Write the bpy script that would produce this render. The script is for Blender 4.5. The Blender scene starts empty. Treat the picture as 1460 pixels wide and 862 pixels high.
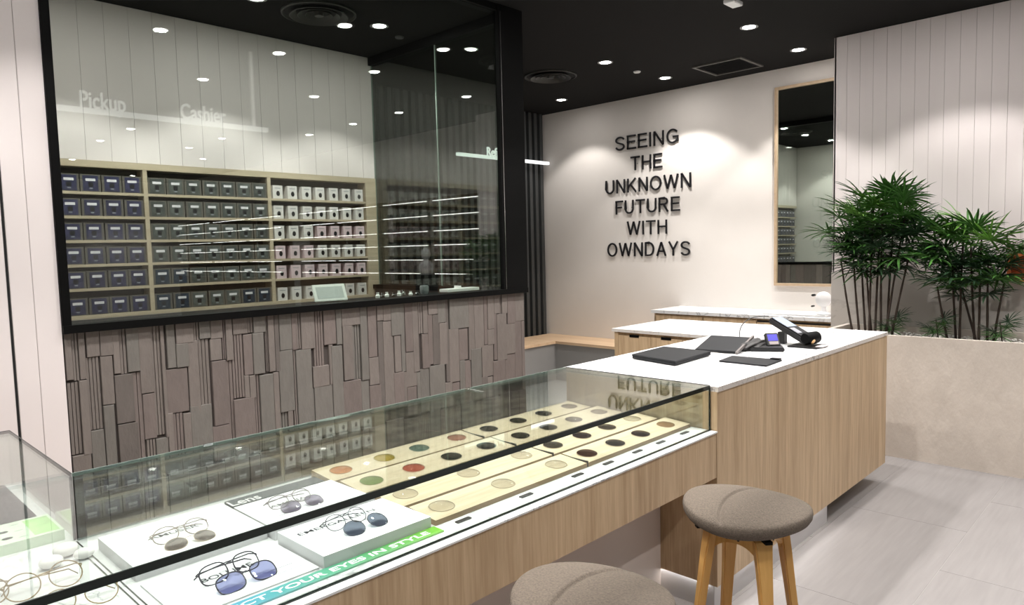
import bpy, bmesh, math, random
from mathutils import Vector, Matrix
random.seed(7)
SC = bpy.context.scene
COL = SC.collection
V = Vector

# ------------------------------------------------------------------ camera
cam = bpy.data.cameras.new('camera')
cam.sensor_fit = 'HORIZONTAL'; cam.sensor_width = 36.0
cam.lens = 36.0 * 1009.65 / 1460.0
cam.clip_start = 0.05; cam.clip_end = 60
camo = bpy.data.objects.new('camera', cam); COL.objects.link(camo)
yaw, pit, rol = math.radians(43.92341), math.radians(4.35694), math.radians(-1.38900)
f = V((math.cos(yaw)*math.cos(pit), math.sin(yaw)*math.cos(pit), -math.sin(pit)))
r = V((math.sin(yaw), -math.cos(yaw), 0)); u = r.cross(f)
r2 = math.cos(rol)*r + math.sin(rol)*u; u2 = -math.sin(rol)*r + math.cos(rol)*u
M = Matrix((r2, u2, -f)).transposed().to_4x4(); M.translation = V((0, 0, 1.6))
camo.matrix_world = M
SC.camera = camo
# ------------------------------------------------------------------ world, exposure
w = bpy.data.worlds.new('world'); SC.world = w; w.use_nodes = True
w.node_tree.nodes['Background'].inputs[0].default_value = (0.9, 0.95, 1.0, 1)
w.node_tree.nodes['Background'].inputs[1].default_value = 0.35
SC.view_settings.view_transform = 'Standard'; SC.view_settings.look = 'None'
SC.view_settings.exposure = 0.0; SC.view_settings.gamma = 1.0
SC.view_settings.use_curve_mapping = False
LAMP_W = 56.0      # power of one ceiling downlight
ZC = 3.3            # ceiling height

# ------------------------------------------------------------------ materials
MATS = {}
def s2l(c):
    return tuple(((x/12.92) if x <= .04045 else ((x+.055)/1.055)**2.4) for x in [y/255. for y in c])
def mat(name, rgb, rough=.5, metal=0., noise=0., nscale=20., bump=0., bscale=60., stretch=(1,1,1), spec=.5, rnd=0.):
    if name in MATS: return MATS[name]
    m = bpy.data.materials.new(name); m.use_nodes = True; nt = m.node_tree
    b = nt.nodes['Principled BSDF']; c = s2l(rgb)
    b.inputs['Base Color'].default_value = (*c, 1); b.inputs['Roughness'].default_value = rough
    b.inputs['Metallic'].default_value = metal; b.inputs['Specular IOR Level'].default_value = spec
    tc = nt.nodes.new('ShaderNodeTexCoord'); mp = nt.nodes.new('ShaderNodeMapping')
    mp.inputs['Scale'].default_value = stretch
    nt.links.new(tc.outputs['Object'], mp.inputs[0])
    last = None
    if noise > 0 or rnd > 0:
        n = nt.nodes.new('ShaderNodeTexNoise'); n.inputs['Scale'].default_value = nscale; n.inputs['Detail'].default_value = 5
        nt.links.new(mp.outputs[0], n.inputs['Vector'])
        mr = nt.nodes.new('ShaderNodeMapRange'); mr.inputs[3].default_value = 1-noise; mr.inputs[4].default_value = 1+noise
        nt.links.new(n.outputs['Fac'], mr.inputs[0]); val = mr.outputs[0]
        mr.inputs[1].default_value = .3; mr.inputs[2].default_value = .7
        if rnd > 0:
            oi = nt.nodes.new('ShaderNodeObjectInfo'); m2 = nt.nodes.new('ShaderNodeMapRange')
            m2.inputs[3].default_value = 1-rnd; m2.inputs[4].default_value = 1+rnd
            nt.links.new(oi.outputs['Random'], m2.inputs[0])
            mu = nt.nodes.new('ShaderNodeMath'); mu.operation = 'MULTIPLY'
            nt.links.new(val, mu.inputs[0]); nt.links.new(m2.outputs[0], mu.inputs[1]); val = mu.outputs[0]
        vm = nt.nodes.new('ShaderNodeVectorMath'); vm.operation = 'SCALE'
        vm.inputs[0].default_value = c; nt.links.new(val, vm.inputs['Scale'])
        nt.links.new(vm.outputs[0], b.inputs['Base Color'])
    if bump > 0:
        n2 = nt.nodes.new('ShaderNodeTexNoise'); n2.inputs['Scale'].default_value = bscale; n2.inputs['Detail'].default_value = 4
        nt.links.new(mp.outputs[0], n2.inputs['Vector'])
        bp = nt.nodes.new('ShaderNodeBump'); bp.inputs['Strength'].default_value = bump; bp.inputs['Distance'].default_value = .01
        nt.links.new(n2.outputs['Fac'], bp.inputs['Height']); nt.links.new(bp.outputs[0], b.inputs['Normal'])
    MATS[name] = m; return m
def wood(name, c1, c2, axis='z', scale=1., rough=.45):
    m = bpy.data.materials.new(name); m.use_nodes = True; nt = m.node_tree; b = nt.nodes['Principled BSDF']
    tc = nt.nodes.new('ShaderNodeTexCoord'); mp = nt.nodes.new('ShaderNodeMapping')
    s = {'z': (14, 14, .7), 'x': (.7, 14, 14), 'y': (14, .7, 14)}[axis]
    mp.inputs['Scale'].default_value = tuple(q*scale for q in s)
    nt.links.new(tc.outputs['Object'], mp.inputs[0])
    n = nt.nodes.new('ShaderNodeTexNoise'); n.inputs['Scale'].default_value = 1.2; n.inputs['Detail'].default_value = 6; n.inputs['Distortion'].default_value = .6
    n3 = nt.nodes.new('ShaderNodeTexNoise'); n3.inputs['Scale'].default_value = 7.; n3.inputs['Detail'].default_value = 4
    nt.links.new(mp.outputs[0], n.inputs['Vector']); nt.links.new(mp.outputs[0], n3.inputs['Vector'])
    mx = nt.nodes.new('ShaderNodeMix'); mx.data_type = 'FLOAT'; mx.inputs[0].default_value = .35
    nt.links.new(n.outputs['Fac'], mx.inputs[2]); nt.links.new(n3.outputs['Fac'], mx.inputs[3])
    cr = nt.nodes.new('ShaderNodeValToRGB'); cr.color_ramp.elements[0].position = .34; cr.color_ramp.elements[1].position = .66
    cr.color_ramp.elements[0].color = (*s2l(c1), 1); cr.color_ramp.elements[1].color = (*s2l(c2), 1)
    nt.links.new(mx.outputs[0], cr.inputs[0]); nt.links.new(cr.outputs[0], b.inputs['Base Color'])
    b.inputs['Roughness'].default_value = rough; b.inputs['Specular IOR Level'].default_value = .35
    return m
def marble(name, base, vein, scale=1., amount=.5):
    m = bpy.data.materials.new(name); m.use_nodes = True; nt = m.node_tree; b = nt.nodes['Principled BSDF']
    tc = nt.nodes.new('ShaderNodeTexCoord')
    n = nt.nodes.new('ShaderNodeTexNoise'); n.inputs['Scale'].default_value = 3.2*scale; n.inputs['Detail'].default_value = 8; n.inputs['Distortion'].default_value = 1.6
    nt.links.new(tc.outputs['Object'], n.inputs['Vector'])
    s = nt.nodes.new('ShaderNodeMath'); s.operation = 'SUBTRACT'; s.inputs[1].default_value = .5
    a = nt.nodes.new('ShaderNodeMath'); a.operation = 'ABSOLUTE'
    nt.links.new(n.outputs['Fac'], s.inputs[0]); nt.links.new(s.outputs[0], a.inputs[0])
    cr = nt.nodes.new('ShaderNodeValToRGB'); cr.color_ramp.elements[0].position = 0.; cr.color_ramp.elements[1].position = .03
    mixv = [v*amount+bb*(1-amount) for v, bb in zip(s2l(vein), s2l(base))]
    cr.color_ramp.elements[0].color = (*mixv, 1); cr.color_ramp.elements[1].color = (*s2l(base), 1)
    n2 = nt.nodes.new('ShaderNodeTexNoise'); n2.inputs['Scale'].default_value = 1.5*scale
    nt.links.new(tc.outputs['Object'], n2.inputs['Vector'])
    mr = nt.nodes.new('ShaderNodeMapRange'); mr.inputs[1].default_value = .42; mr.inputs[2].default_value = .62
    nt.links.new(n2.outputs['Fac'], mr.inputs[0])
    mx = nt.nodes.new('ShaderNodeMix'); mx.data_type = 'RGBA'; mx.inputs[6].default_value = (*s2l(base), 1)
    nt.links.new(a.outputs[0], cr.inputs[0]); nt.links.new(mr.outputs[0], mx.inputs[0]); nt.links.new(cr.outputs[0], mx.inputs[7])
    nt.links.new(mx.outputs[2], b.inputs['Base Color']); b.inputs['Roughness'].default_value = .22
    return m
def glass(name, tint, r0=.043, gloss=(1, 1, 1)):
    m = bpy.data.materials.new(name); m.use_nodes = True; nt = m.node_tree; nt.nodes.clear()
    out = nt.nodes.new('ShaderNodeOutputMaterial'); mix = nt.nodes.new('ShaderNodeMixShader')
    t = nt.nodes.new('ShaderNodeBsdfTransparent'); t.inputs[0].default_value = (*tint, 1)
    g = nt.nodes.new('ShaderNodeBsdfGlossy'); g.inputs['Roughness'].default_value = .0; g.inputs[0].default_value = (*gloss, 1)
    lw = nt.nodes.new('ShaderNodeLayerWeight'); lw.inputs[0].default_value = .5
    p = nt.nodes.new('ShaderNodeMath'); p.operation = 'POWER'; p.inputs[1].default_value = 5
    mr = nt.nodes.new('ShaderNodeMapRange'); mr.inputs[3].default_value = r0; mr.inputs[4].default_value = 1
    nt.links.new(lw.outputs['Facing'], p.inputs[0]); nt.links.new(p.outputs[0], mr.inputs[0])
    nt.links.new(mr.outputs[0], mix.inputs[0]); nt.links.new(t.outputs[0], mix.inputs[1]); nt.links.new(g.outputs[0], mix.inputs[2])
    nt.links.new(mix.outputs[0], out.inputs[0]); return m
def emit(name, rgb, st):
    m = bpy.data.materials.new(name); m.use_nodes = True; nt = m.node_tree; nt.nodes.clear()
    out = nt.nodes.new('ShaderNodeOutputMaterial'); e = nt.nodes.new('ShaderNodeEmission')
    e.inputs[0].default_value = (*rgb, 1); e.inputs[1].default_value = st; nt.links.new(e.outputs[0], out.inputs[0]); return m

PANB = mat('panel_groove_grey', (168, 162, 160), .8)
WHITE = mat('white_panel_paint', (226, 217, 216), .6, noise=.012, nscale=3, bump=.03, bscale=40)
PLASTER = mat('white_wall_paint', (224, 218, 212), .75, noise=.01, nscale=5, bump=.03, bscale=90)
CEIL = mat('black_ceiling_paint', (16, 15, 14), .9, spec=.2, noise=.03, nscale=6)
BLACK = mat('black_powder_coat', (5, 5, 5), .6, spec=.12)
BLACKM = mat('black_matt_plastic', (15, 15, 17), .5, noise=.05, nscale=80)
DARKSLAT = mat('charcoal_slat', (58, 60, 60), .6, noise=.06, nscale=10, stretch=(1, 1, .2))
VOID = mat('black_wall_behind_slats', (10, 10, 11), .8)
OAK = wood('oak_veneer', (170, 143, 111), (206, 180, 147), 'z', 1.5)
OAKP = wood('pale_oak', (176, 162, 140), (196, 182, 160), 'x', 1.)
OAKY = wood('bench_oak', (205, 172, 138), (224, 194, 160), 'y', .8)
OAKX = wood('bench_oak_across', (205, 172, 138), (224, 194, 160), 'x', .8)
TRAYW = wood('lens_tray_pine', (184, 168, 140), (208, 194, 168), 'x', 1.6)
BEECH = wood('beech_leg', (198, 148, 78), (218, 172, 104), 'z', .8, .38)
MARB = marble('white_marble', (232, 232, 232), (110, 112, 118), 1.3, .85)
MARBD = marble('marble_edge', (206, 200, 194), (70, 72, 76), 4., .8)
DECKM = marble('case_deck_marble', (226, 227, 227), (120, 122, 128), 1.8, .7)
DADO = marble('grey_stone_dado', (198, 193, 188), (150, 146, 142), .7, .35)
GREY = mat('grey_laminate', (142, 140, 138), .6, noise=.03, nscale=4)
KNEE = mat('light_grey_knee_panel', (212, 200, 192), .6, noise=.02, nscale=4)
PLINTH = mat('brushed_plinth', (186, 184, 184), .4, metal=.3)
CONC = mat('rough_plaster', (200, 190, 180), .8, noise=.05, nscale=5, bump=1., bscale=11, stretch=(1, 1, .45))
FLOORM = mat('stone_floor_tile', (134, 130, 129), .55, noise=.07, nscale=5, bump=.04, bscale=60, stretch=(.6, 7, 1), rnd=.025)
GROUT = mat('floor_grout', (176, 172, 170), .8)
GLASSW = glass('partition_glass', (.835, .88, .845), .07)
GLASSC = glass('case_glass', (.93, .955, .94), .045)
GLASSE = mat('dark_green_glass_edge', (16, 30, 26), .15)
GLASSL = mat('bright_glass_edge', (150, 165, 158), .2)
MIRR = mat('mirror_silver', (205, 212, 206), .01, metal=1.)
WPL = mat('white_plastic', (235, 235, 235), .35)
CARD = mat('white_card', (242, 244, 246), .55)
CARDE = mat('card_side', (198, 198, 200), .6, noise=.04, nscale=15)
INK = mat('print_ink', (40, 44, 54), .6)
INKL = mat('pale_print_ink', (138, 142, 150), .6)
CHROME = mat('polished_steel', (190, 190, 190), .2, metal=1.)
GOLD = mat('gold_wire', (140, 120, 84), .35, metal=.6)
LET = mat('black_sign_letter', (22, 20, 24), .5)
LAMPM = emit('lamp_diffuser_glow', (1, .97, .93), 22.)
LEDM = emit('led_strip_glow', (1, .98, .95), 11.)
SIGNM = emit('lit_white_sign', (1, 1, 1), 1.5)
STONES = {
 'p': mat('stone_warm_grey', (114, 106, 101), .8, noise=.07, nscale=30, bump=.3, bscale=60, stretch=(1, 1, .4), rnd=.07),
 'g': mat('stone_green_grey', (107, 103, 98), .8, noise=.07, nscale=30, bump=.3, bscale=60, stretch=(1, 1, .4), rnd=.06),
 'v': mat('stone_mauve_brown', (109, 99, 95), .8, noise=.07, nscale=30, bump=.3, bscale=60, stretch=(1, 1, .4), rnd=.07),
 'd': mat('stone_dark_grey', (97, 90, 86), .8, noise=.07, nscale=30, bump=.3, bscale=60, stretch=(1, 1, .4), rnd=.05)}
STONEB = mat('stone_backing', (74, 67, 64), .9)

# ------------------------------------------------------------------ mesh helpers
def nb(): return bmesh.new()
def box(bm, x0, x1, y0, y1, z0, z1, mx=None):
    vs = [bm.verts.new(V((x, y, z))) for x in (x0, x1) for y in (y0, y1) for z in (z0, z1)]
    if mx is not None:
        for v in vs: v.co = mx @ v.co
    for q in ((0,1,3,2), (4,6,7,5), (0,4,5,1), (2,3,7,6), (0,2,6,4), (1,5,7,3)): bm.faces.new([vs[i] for i in q])
    return bm
def bx(*a, mx=None, bevel=0, seg=2):
    bm = nb(); box(bm, *a, mx=mx)
    if bevel: bmesh.ops.bevel(bm, geom=bm.edges[:], offset=bevel, segments=seg, affect='EDGES')
    return bm
def prism(bm, pts, h0, h1, axis='z', mx=None):
    def mk(a, b, h): return {'z': V((a, b, h)), 'y': V((a, h, b)), 'x': V((h, a, b))}[axis]
    A = [bm.verts.new(mk(a, b, h0)) for a, b in pts]; B = [bm.verts.new(mk(a, b, h1)) for a, b in pts]
    if mx is not None:
        for v in A+B: v.co = mx @ v.co
    n = len(pts)
    bm.faces.new(A); bm.faces.new(B[::-1])
    for i in range(n): bm.faces.new((A[i], B[i], B[(i+1) % n], A[(i+1) % n]))
    return bm
def tube(bm, pts, rad, n=8, closed=False, cap=True):
    pts = [V(p) for p in pts]; k = len(pts); rings = []
    rr = rad if isinstance(rad, (list, tuple)) else [rad]*k
    prev = None
    for i, p in enumerate(pts):
        a = pts[(i-1) % k] if (closed or i > 0) else p; b = pts[(i+1) % k] if (closed or i < k-1) else p
        t = (b-a).normalized()
        if prev is None:
            s = t.cross(V((0, 0, 1)));
            if s.length < .1: s = t.cross(V((1, 0, 0)))
        else: s = prev - t*prev.dot(t)
        s.normalize(); prev = s; q = t.cross(s)
        rings.append([bm.verts.new(p + rr[i]*(math.cos(2*math.pi*j/n)*s + math.sin(2*math.pi*j/n)*q)) for j in range(n)])
    for i in range(k if closed else k-1):
        A = rings[i]; B = rings[(i+1) % k]
        for j in range(n): bm.faces.new((A[j], A[(j+1) % n], B[(j+1) % n], B[j]))
    if cap and not closed:
        bm.faces.new(rings[0][::-1]); bm.faces.new(rings[-1])
    return bm
def lathe(bm, prof, n=32, c=(0, 0, 0), sx=1., sy=1., mx=None):
    rings = []
    for rad, z in prof:
        if rad < 1e-6: ring = [bm.verts.new(V((c[0], c[1], c[2]+z)))]
        else: ring = [bm.verts.new(V((c[0]+sx*rad*math.cos(2*math.pi*j/n), c[1]+sy*rad*math.sin(2*math.pi*j/n), c[2]+z))) for j in range(n)]
        if mx is not None:
            for v in ring: v.co = mx @ v.co
        rings.append(ring)
    for A, B in zip(rings, rings[1:]):
        for j in range(n):
            a = [A[j % len(A)], A[(j+1) % len(A)], B[(j+1) % len(B)], B[j % len(B)]]
            q = []
            for v in a:
                if v not in q: q.append(v)
            if len(q) > 2: bm.faces.new(q)
    return bm
def ploc(p):
    l = V((0, 0, 0))
    while p is not None: l += p.location; p = p.parent
    return l
def obj(name, bm, m, parent=None, smooth=False, world=True, kind=None, recalc=True):
    me = bpy.data.meshes.new(name)
    if parent is not None and world: bmesh.ops.translate(bm, vec=-ploc(parent), verts=bm.verts)
    if recalc: bmesh.ops.recalc_face_normals(bm, faces=bm.faces[:])
    bm.to_mesh(me); bm.free()
    for mm in (m if isinstance(m, (list, tuple)) else [m]): me.materials.append(mm)
    if smooth:
        me.polygons.foreach_set('use_smooth', [True]*len(me.polygons))
        if smooth == 'auto': me.set_sharp_from_angle(angle=math.radians(40))
    o = bpy.data.objects.new(name, me); COL.objects.link(o)
    if parent is not None: o.parent = parent
    if kind: o['kind'] = kind
    return o
def struct(name, bm, m, **k): return obj(name, bm, m, kind='structure', **k)
def tag(o, label, cat, group=None):
    o['label'] = label; o['category'] = cat
    if group: o['group'] = group
    return o
def thing(name, label, cat, loc=(0, 0, 0), rz=0., group=None):
    o = bpy.data.objects.new(name, None); COL.objects.link(o); o.location = loc; o.rotation_euler = (0, 0, rz)
    o.empty_display_size = .05
    return tag(o, label, cat, group)
def copy_tree(o, parent=None):
    c = o.copy(); COL.objects.link(c)
    if parent is not None: c.parent = parent
    for ch in list(o.children): copy_tree(ch, c)
    return c
def piece(name, me, parent, loc, rot=None, scale=None):
    o = bpy.data.objects.new(name, me); COL.objects.link(o); o.parent = parent; o.location = loc
    if rot is not None: o.rotation_euler = rot
    if scale is not None: o.scale = scale
    return o
def text_mesh(s, ext, width=None, height=None, bold=0.):
    cu = bpy.data.curves.new('t', 'FONT'); cu.body = s; cu.size = 1.; cu.extrude = ext; cu.resolution_u = 4; cu.offset = bold
    to = bpy.data.objects.new('t', cu); COL.objects.link(to)
    dg = bpy.context.evaluated_depsgraph_get(); dg.update()
    me = bpy.data.meshes.new_from_object(to.evaluated_get(dg))
    bpy.data.objects.remove(to); bpy.data.curves.remove(cu)
    return me
def text_part(name, s, mx, m, parent, width, height, ext=.001, bold=0.):
    """text whose left foot is at the origin of mx, x = reading direction, y = up, z = out of the surface"""
    me = text_mesh(s, 1., bold=bold)
    xs = [v.co.x for v in me.vertices]; ys = [v.co.y for v in me.vertices]
    x0, x1, y0 = min(xs), max(xs), 0.
    cap = .729 if any(ch.isupper() for ch in s) else (max(ys)-y0)
    sx = width/(x1-x0); sy = height/max(ys)
    for v in me.vertices: v.co = mx @ V(((v.co.x-x0)*sx, v.co.y*sy, (v.co.z+1)*ext*.5))
    pl = ploc(parent) if parent is not None else V((0, 0, 0))
    for v in me.vertices: v.co -= pl
    me.materials.clear(); me.materials.append(m)
    o = bpy.data.objects.new(name, me); COL.objects.link(o)
    if parent is not None: o.parent = parent
    return o
def arc(cx, cy, rx, ry, a0, a1, n=14):
    return [(cx+rx*math.cos(math.radians(a0+(a1-a0)*i/n)), cy+ry*math.sin(math.radians(a0+(a1-a0)*i/n))) for i in range(n+1)]
SW = .118; H2 = SW/2
def glyphs():
    h = H2; g = {}
    g['E'] = (.60, [[(h, 0), (h, 1)], [(0, 1-h), (.60, 1-h)], [(0, .53), (.56, .53)], [(0, h), (.62, h)]])
    g['F'] = (.56, [[(h, 0), (h, 1)], [(0, 1-h), (.58, 1-h)], [(0, .50), (.50, .50)]])
    g['I'] = (SW, [[(h, 0), (h, 1)]])
    g['H'] = (.68, [[(h, 0), (h, 1)], [(.68-h, 0), (.68-h, 1)], [(h, .53), (.68-h, .53)]])
    g['N'] = (.68, [[(h, 0), (h, 1)], [(.68-h, 0), (.68-h, 1)], [(h*1.1, 1-h*.2), (.68-h*1.1, h*.2)]])
    g['T'] = (.68, [[(.34, 0), (.34, 1-h)], [(0, 1-h), (.68, 1-h)]])
    g['U'] = (.68, [[(h, 1), (h, .36)] + arc(.34, .36, .34-h, .36-h, 180, 360) + [(.68-h, 1)]])
    g['O'] = (.80, [arc(.40, .5, .40-h, .5-h+.01, 0, 360, 32)])
    g['D'] = (.70, [[(h, h), (h, 1-h), (.32, 1-h)] + arc(.32, .5, .38-h, .5-h, 90, -90, 18) + [(h, h)]])
    g['K'] = (.68, [[(h, 0), (h, 1)], [(.62, 1), (h, .36)], [(.25, .56), (.66, 0)]])
    g['W'] = (1.0, [[(.04, 1), (.26, .03)], [(.26, .03), (.50, .97)], [(.50, .97), (.74, .03)], [(.74, .03), (.96, 1)]])
    g['A'] = (.72, [[(.05, 0), (.36, .98)], [(.36, .98), (.67, 0)], [(.16, .34), (.56, .34)]])
    g['Y'] = (.70, [[(.34, 0), (.34, .44)], [(.34, .43), (.04, 1)], [(.34, .43), (.65, 1)]])
    g['R'] = (.70, [[(h, 0), (h, 1)], [(0, 1-h), (.40, 1-h)] + arc(.40, .735, .26-h, .265-h, 90, -90, 12) + [(h, .53-h*.0)], [(.36, .48), (.64, 0)]])
    g['S'] = (.66, [arc(.33, .735, .27, .265-h, 12, 245, 16) + arc(.33, .268, .33-h, .268-h, 72, -170, 18)])
    g['G'] = (.76, [arc(.39, .5, .39-h, .5-h, 38, 318, 26) + [(.70, .17), (.70, .46), (.40, .46)]])
    return g
GL = glyphs()
def thick(bm, pts, wd, fn, d0, d1):
    # a flat-ended stroke of even width along pts, extruded from d0 to d1
    P = [V((a, b, 0)) for a, b in pts]; closed = (P[0]-P[-1]).length < 1e-6
    if closed: P = P[:-1]
    n = len(P); L = []; R = []
    for i, p in enumerate(P):
        ta = (p-P[i-1]).normalized() if (i > 0 or closed) else (P[1]-p).normalized()
        tb = (P[(i+1) % n]-p).normalized() if (i < n-1 or closed) else ta
        na = V((-ta.y, ta.x, 0)); nb_ = V((-tb.y, tb.x, 0)); m = (na+nb_)
        m = m/max(m.length_squared/2, .6) if m.length > 1e-6 else na
        L.append(p+m*wd/2); R.append(p-m*wd/2)
    rows = [[bm.verts.new(fn(q.x, q.y, d)) for q, d in ((l, d0), (l, d1), (r_, d1), (r_, d0))] for l, r_ in zip(L, R)]
    for i in range(n if closed else n-1):
        A = rows[i]; B = rows[(i+1) % n]
        for j in range(4): bm.faces.new((A[j], A[(j+1) % 4], B[(j+1) % 4], B[j]))
    if not closed: bm.faces.new(rows[0]); bm.faces.new(rows[-1][::-1])
def frame(o, x, y, z):
    m = Matrix((V(x), V(y), V(z))).transposed().to_4x4(); m.translation = V(o); return m

# ================================================================== SETTING
fl = struct('floor', bx(-3.0, 7.4, -10.0, 6.4, -.06, -.0012), GROUT)
def tile_mesh(w_, d_):
    bm = bx(.001, w_-.001, .001, d_-.001, -.006, 0); me = bpy.data.meshes.new('floor_tile'); bm.to_mesh(me); bm.free(); me.materials.append(FLOORM); return me
TM = tile_mesh(1.2, .6)
for j in range(-17, 2):
    for i in range(-3, 7):
        piece('floor_tile', TM, fl, (i*1.2 + (.6 if j % 2 else 0) - .4, .834 + j*.6, 0))
TM2 = tile_mesh(1.2, 3.56-2.034)
for i in range(-3, 7): piece('floor_tile', TM2, fl, (i*1.2-.4, 2.034, 0))
struct('ceiling', bx(-3.0, 7.4, -10.0, 6.4, ZC, ZC+.06), CEIL)
# text wall
struct('wall_right', bx(7.0, 7.12, .6, 6.4, 0, ZC), PLASTER)
# lab shell
lw = struct('wall_back', bx(.74, 3.80, 5.42, 5.50, 0, ZC), WHITE)   # behind the lens shelf
wtop = struct('wall_back_panelling', bx(.86, 3.77, 5.2965, 5.42, 2.25, ZC), PANB)
k = 0; x = .86
while x < 3.76:
    x1 = min(x+.155, 3.77); obj('wall_panel', bx(x+.0008, x1-.0008, 5.292, 5.2963, 2.2505, ZC-.001, bevel=.0015, seg=1), WHITE, wtop); x = x1
struct('wall_back_base', bx(.86, 3.77, 5.292, 5.42, 0, 1.20), WHITE)
wl = struct('wall_lab_left', bx(.74, .84, 3.70, 5.42, 0, ZC), WHITE)
# slatted wall beyond the corridor
sw = struct('wall_slatted', bx(3.80, 7.12, 6.12, 6.2, 0, ZC), VOID)
x = 3.9
while x < 6.98:
    obj('wall_slat', bx(x, x+.052, 6.07, 6.12, .47, ZC-.002), DARKSLAT, sw); x += .103
struct('wall_lab_end', bx(3.74, 3.80, 5.31, 6.12, 0, ZC), VOID)
# white panelled wall at the left of the partition
wf = struct('wall_left', bx(-3.0, .85, 3.5725, 3.70, 0, ZC), PANB)
xs = [-3.0, -2.4, -1.8, -1.2, -.6, -.1, .26, .466, .668, .678, .760, .856]
for a, b in zip(xs, xs[1:]):
    if abs(b-.678) < 1e-6: continue
    obj('wall_panel', bx(a+.0008, b-.0008, 3.567, 3.5723, .002, ZC-.002, bevel=.0015, seg=1), WHITE, wf)
obj('dark_joint', bx(.669, .677, 3.570, 3.5724, .002, ZC-.002), VOID, wf)
# shop shell behind the camera
struct('wall_shop_left', bx(-3.12, -3.0, -10.0, 3.7, 0, ZC), PLASTER)
struct('wall_shop_end', bx(-3.0, 7.4, -10.12, -10.0, 0, ZC), PLASTER)
# plant wall
pw = struct('wall_planter', bx(6.3235, 6.999, .58, 2.225, 0, ZC), PANB)
y = 2.24
while y > .6:
    obj('wall_panel', bx(6.318, 6.3233, y-.102+.0006, y-.0006, .0, ZC-.002, bevel=.0015, seg=1), WHITE, pw); y -= .102
struct('wall_planter_end', bx(6.318, 6.999, 2.2255, 2.243, 0, ZC-.002), WHITE)
struct('trim_1', bx(6.285, 6.317, .60, 2.238, .60, 1.33), DADO)

# ---- glazed partition
fr = struct('window_1', nb() if False else bx(3.61, 3.86, 3.55, 3.586, 1.31, ZC-.001), BLACK)
obj('window_frame', bx(.856, .892, 3.555, 3.62, 1.31, ZC-.001), BLACK, fr)
obj('window_frame', bx(.892, 3.61, 3.555, 3.64, ZC-.045, ZC-.001), BLACK, fr)
obj('window_sill', bx(.856, 3.86, 3.545, 3.80, 1.274, 1.31), BLACK, fr)
obj('glass_pane', bx(.892, 3.61, 3.575, 3.585, 1.31, ZC-.045), GLASSW, fr)
obj('frame_highlight_strip', bx(3.63, 3.636, 3.548, 3.55, 1.31, ZC-.05), CHROME, fr)
sd = struct('window_2', bx(3.74, 3.82, 3.5865, 5.291, ZC-.07, ZC-.001), BLACK)
obj('window_sill', bx(3.70, 3.86, 3.80, 5.291, 1.274, 1.31), BLACK, sd)
for a, b in ((3.588, 4.415), (4.425, 5.285)):
    obj('glass_pane', bx(3.768, 3.778, a, b, 1.31, ZC-.07), GLASSW, sd)
obj('glass_joint', bx(3.767, 3.779, 4.416, 4.424, 1.31, ZC-.07), GLASSL, sd)
obj('glass_joint', bx(3.767, 3.779, 5.285, 5.291, 1.31, ZC-.07), GLASSL, sd)

# ---- stone strip cladding, transcribed piece by piece
kw = struct('wall_stone_clad', bx(.862, 3.84, 3.592, 3.72, 0, 1.273), STONEB)
F_ = 1009.65; R_ = (r2, u2, f)
def ray(uu, vv):
    return r2*((uu-730)/F_) + u2*(-(vv-431)/F_) + f
def ony(uu, vv, Y):
    d = ray(uu, vv); return V((0, 0, 1.6)) + d*(Y/d.y)
T1 = '''12 215 72 440 p;72 215 100 440 rp;100 215 130 435 p;18 440 52 850 p;52 445 110 765 rp;110 435 150 765 p;60 765 155 900 p;132 210 192 335 p;192 205 250 330 p;138 335 200 655 rp;200 330 255 545 p;155 655 215 900 g;213 545 262 900 g;250 205 280 410 p;280 205 310 410 rp;310 200 365 400 g;262 410 345 625 d;275 625 365 900 d;345 400 385 900 rv;365 195 425 495 p;425 190 468 680 rp;385 495 440 695 v;468 185 486 690 p;400 695 440 900 rp;440 690 495 900 g;486 185 525 385 g;525 180 605 275 p;528 275 583 380 g;485 385 583 580 v;518 580 563 900 rv;492 580 518 900 p;563 580 598 900 p;583 262 632 585 p;595 545 690 900 g;605 170 628 262 rp;628 165 678 255 g;632 255 678 545 rp;678 160 730 255 p;678 255 730 350 p;690 350 755 635 v;690 635 765 900 v;730 160 745 345 rv;745 155 775 350 p;755 350 785 900 rv;775 150 842 235 p;775 235 825 515 rv;785 515 878 900 v;825 235 865 415 v;842 148 865 228 rp;865 145 920 228 g;865 228 915 410 g;828 415 850 515 p;850 415 878 515 p;878 410 900 900 rv;900 410 960 900 g;920 140 932 400 rp;932 140 960 400 p;960 140 980 400 d;980 135 1035 305 g;980 305 1045 575 g;960 400 985 900 p;985 575 1022 900 rg;1022 570 1045 900 p;1035 135 1058 305 v;1058 130 1075 300 rp;1045 305 1062 900 rp;1075 130 1135 300 p;1062 300 1130 900 g;1135 120 1180 570 rv'''
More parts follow.
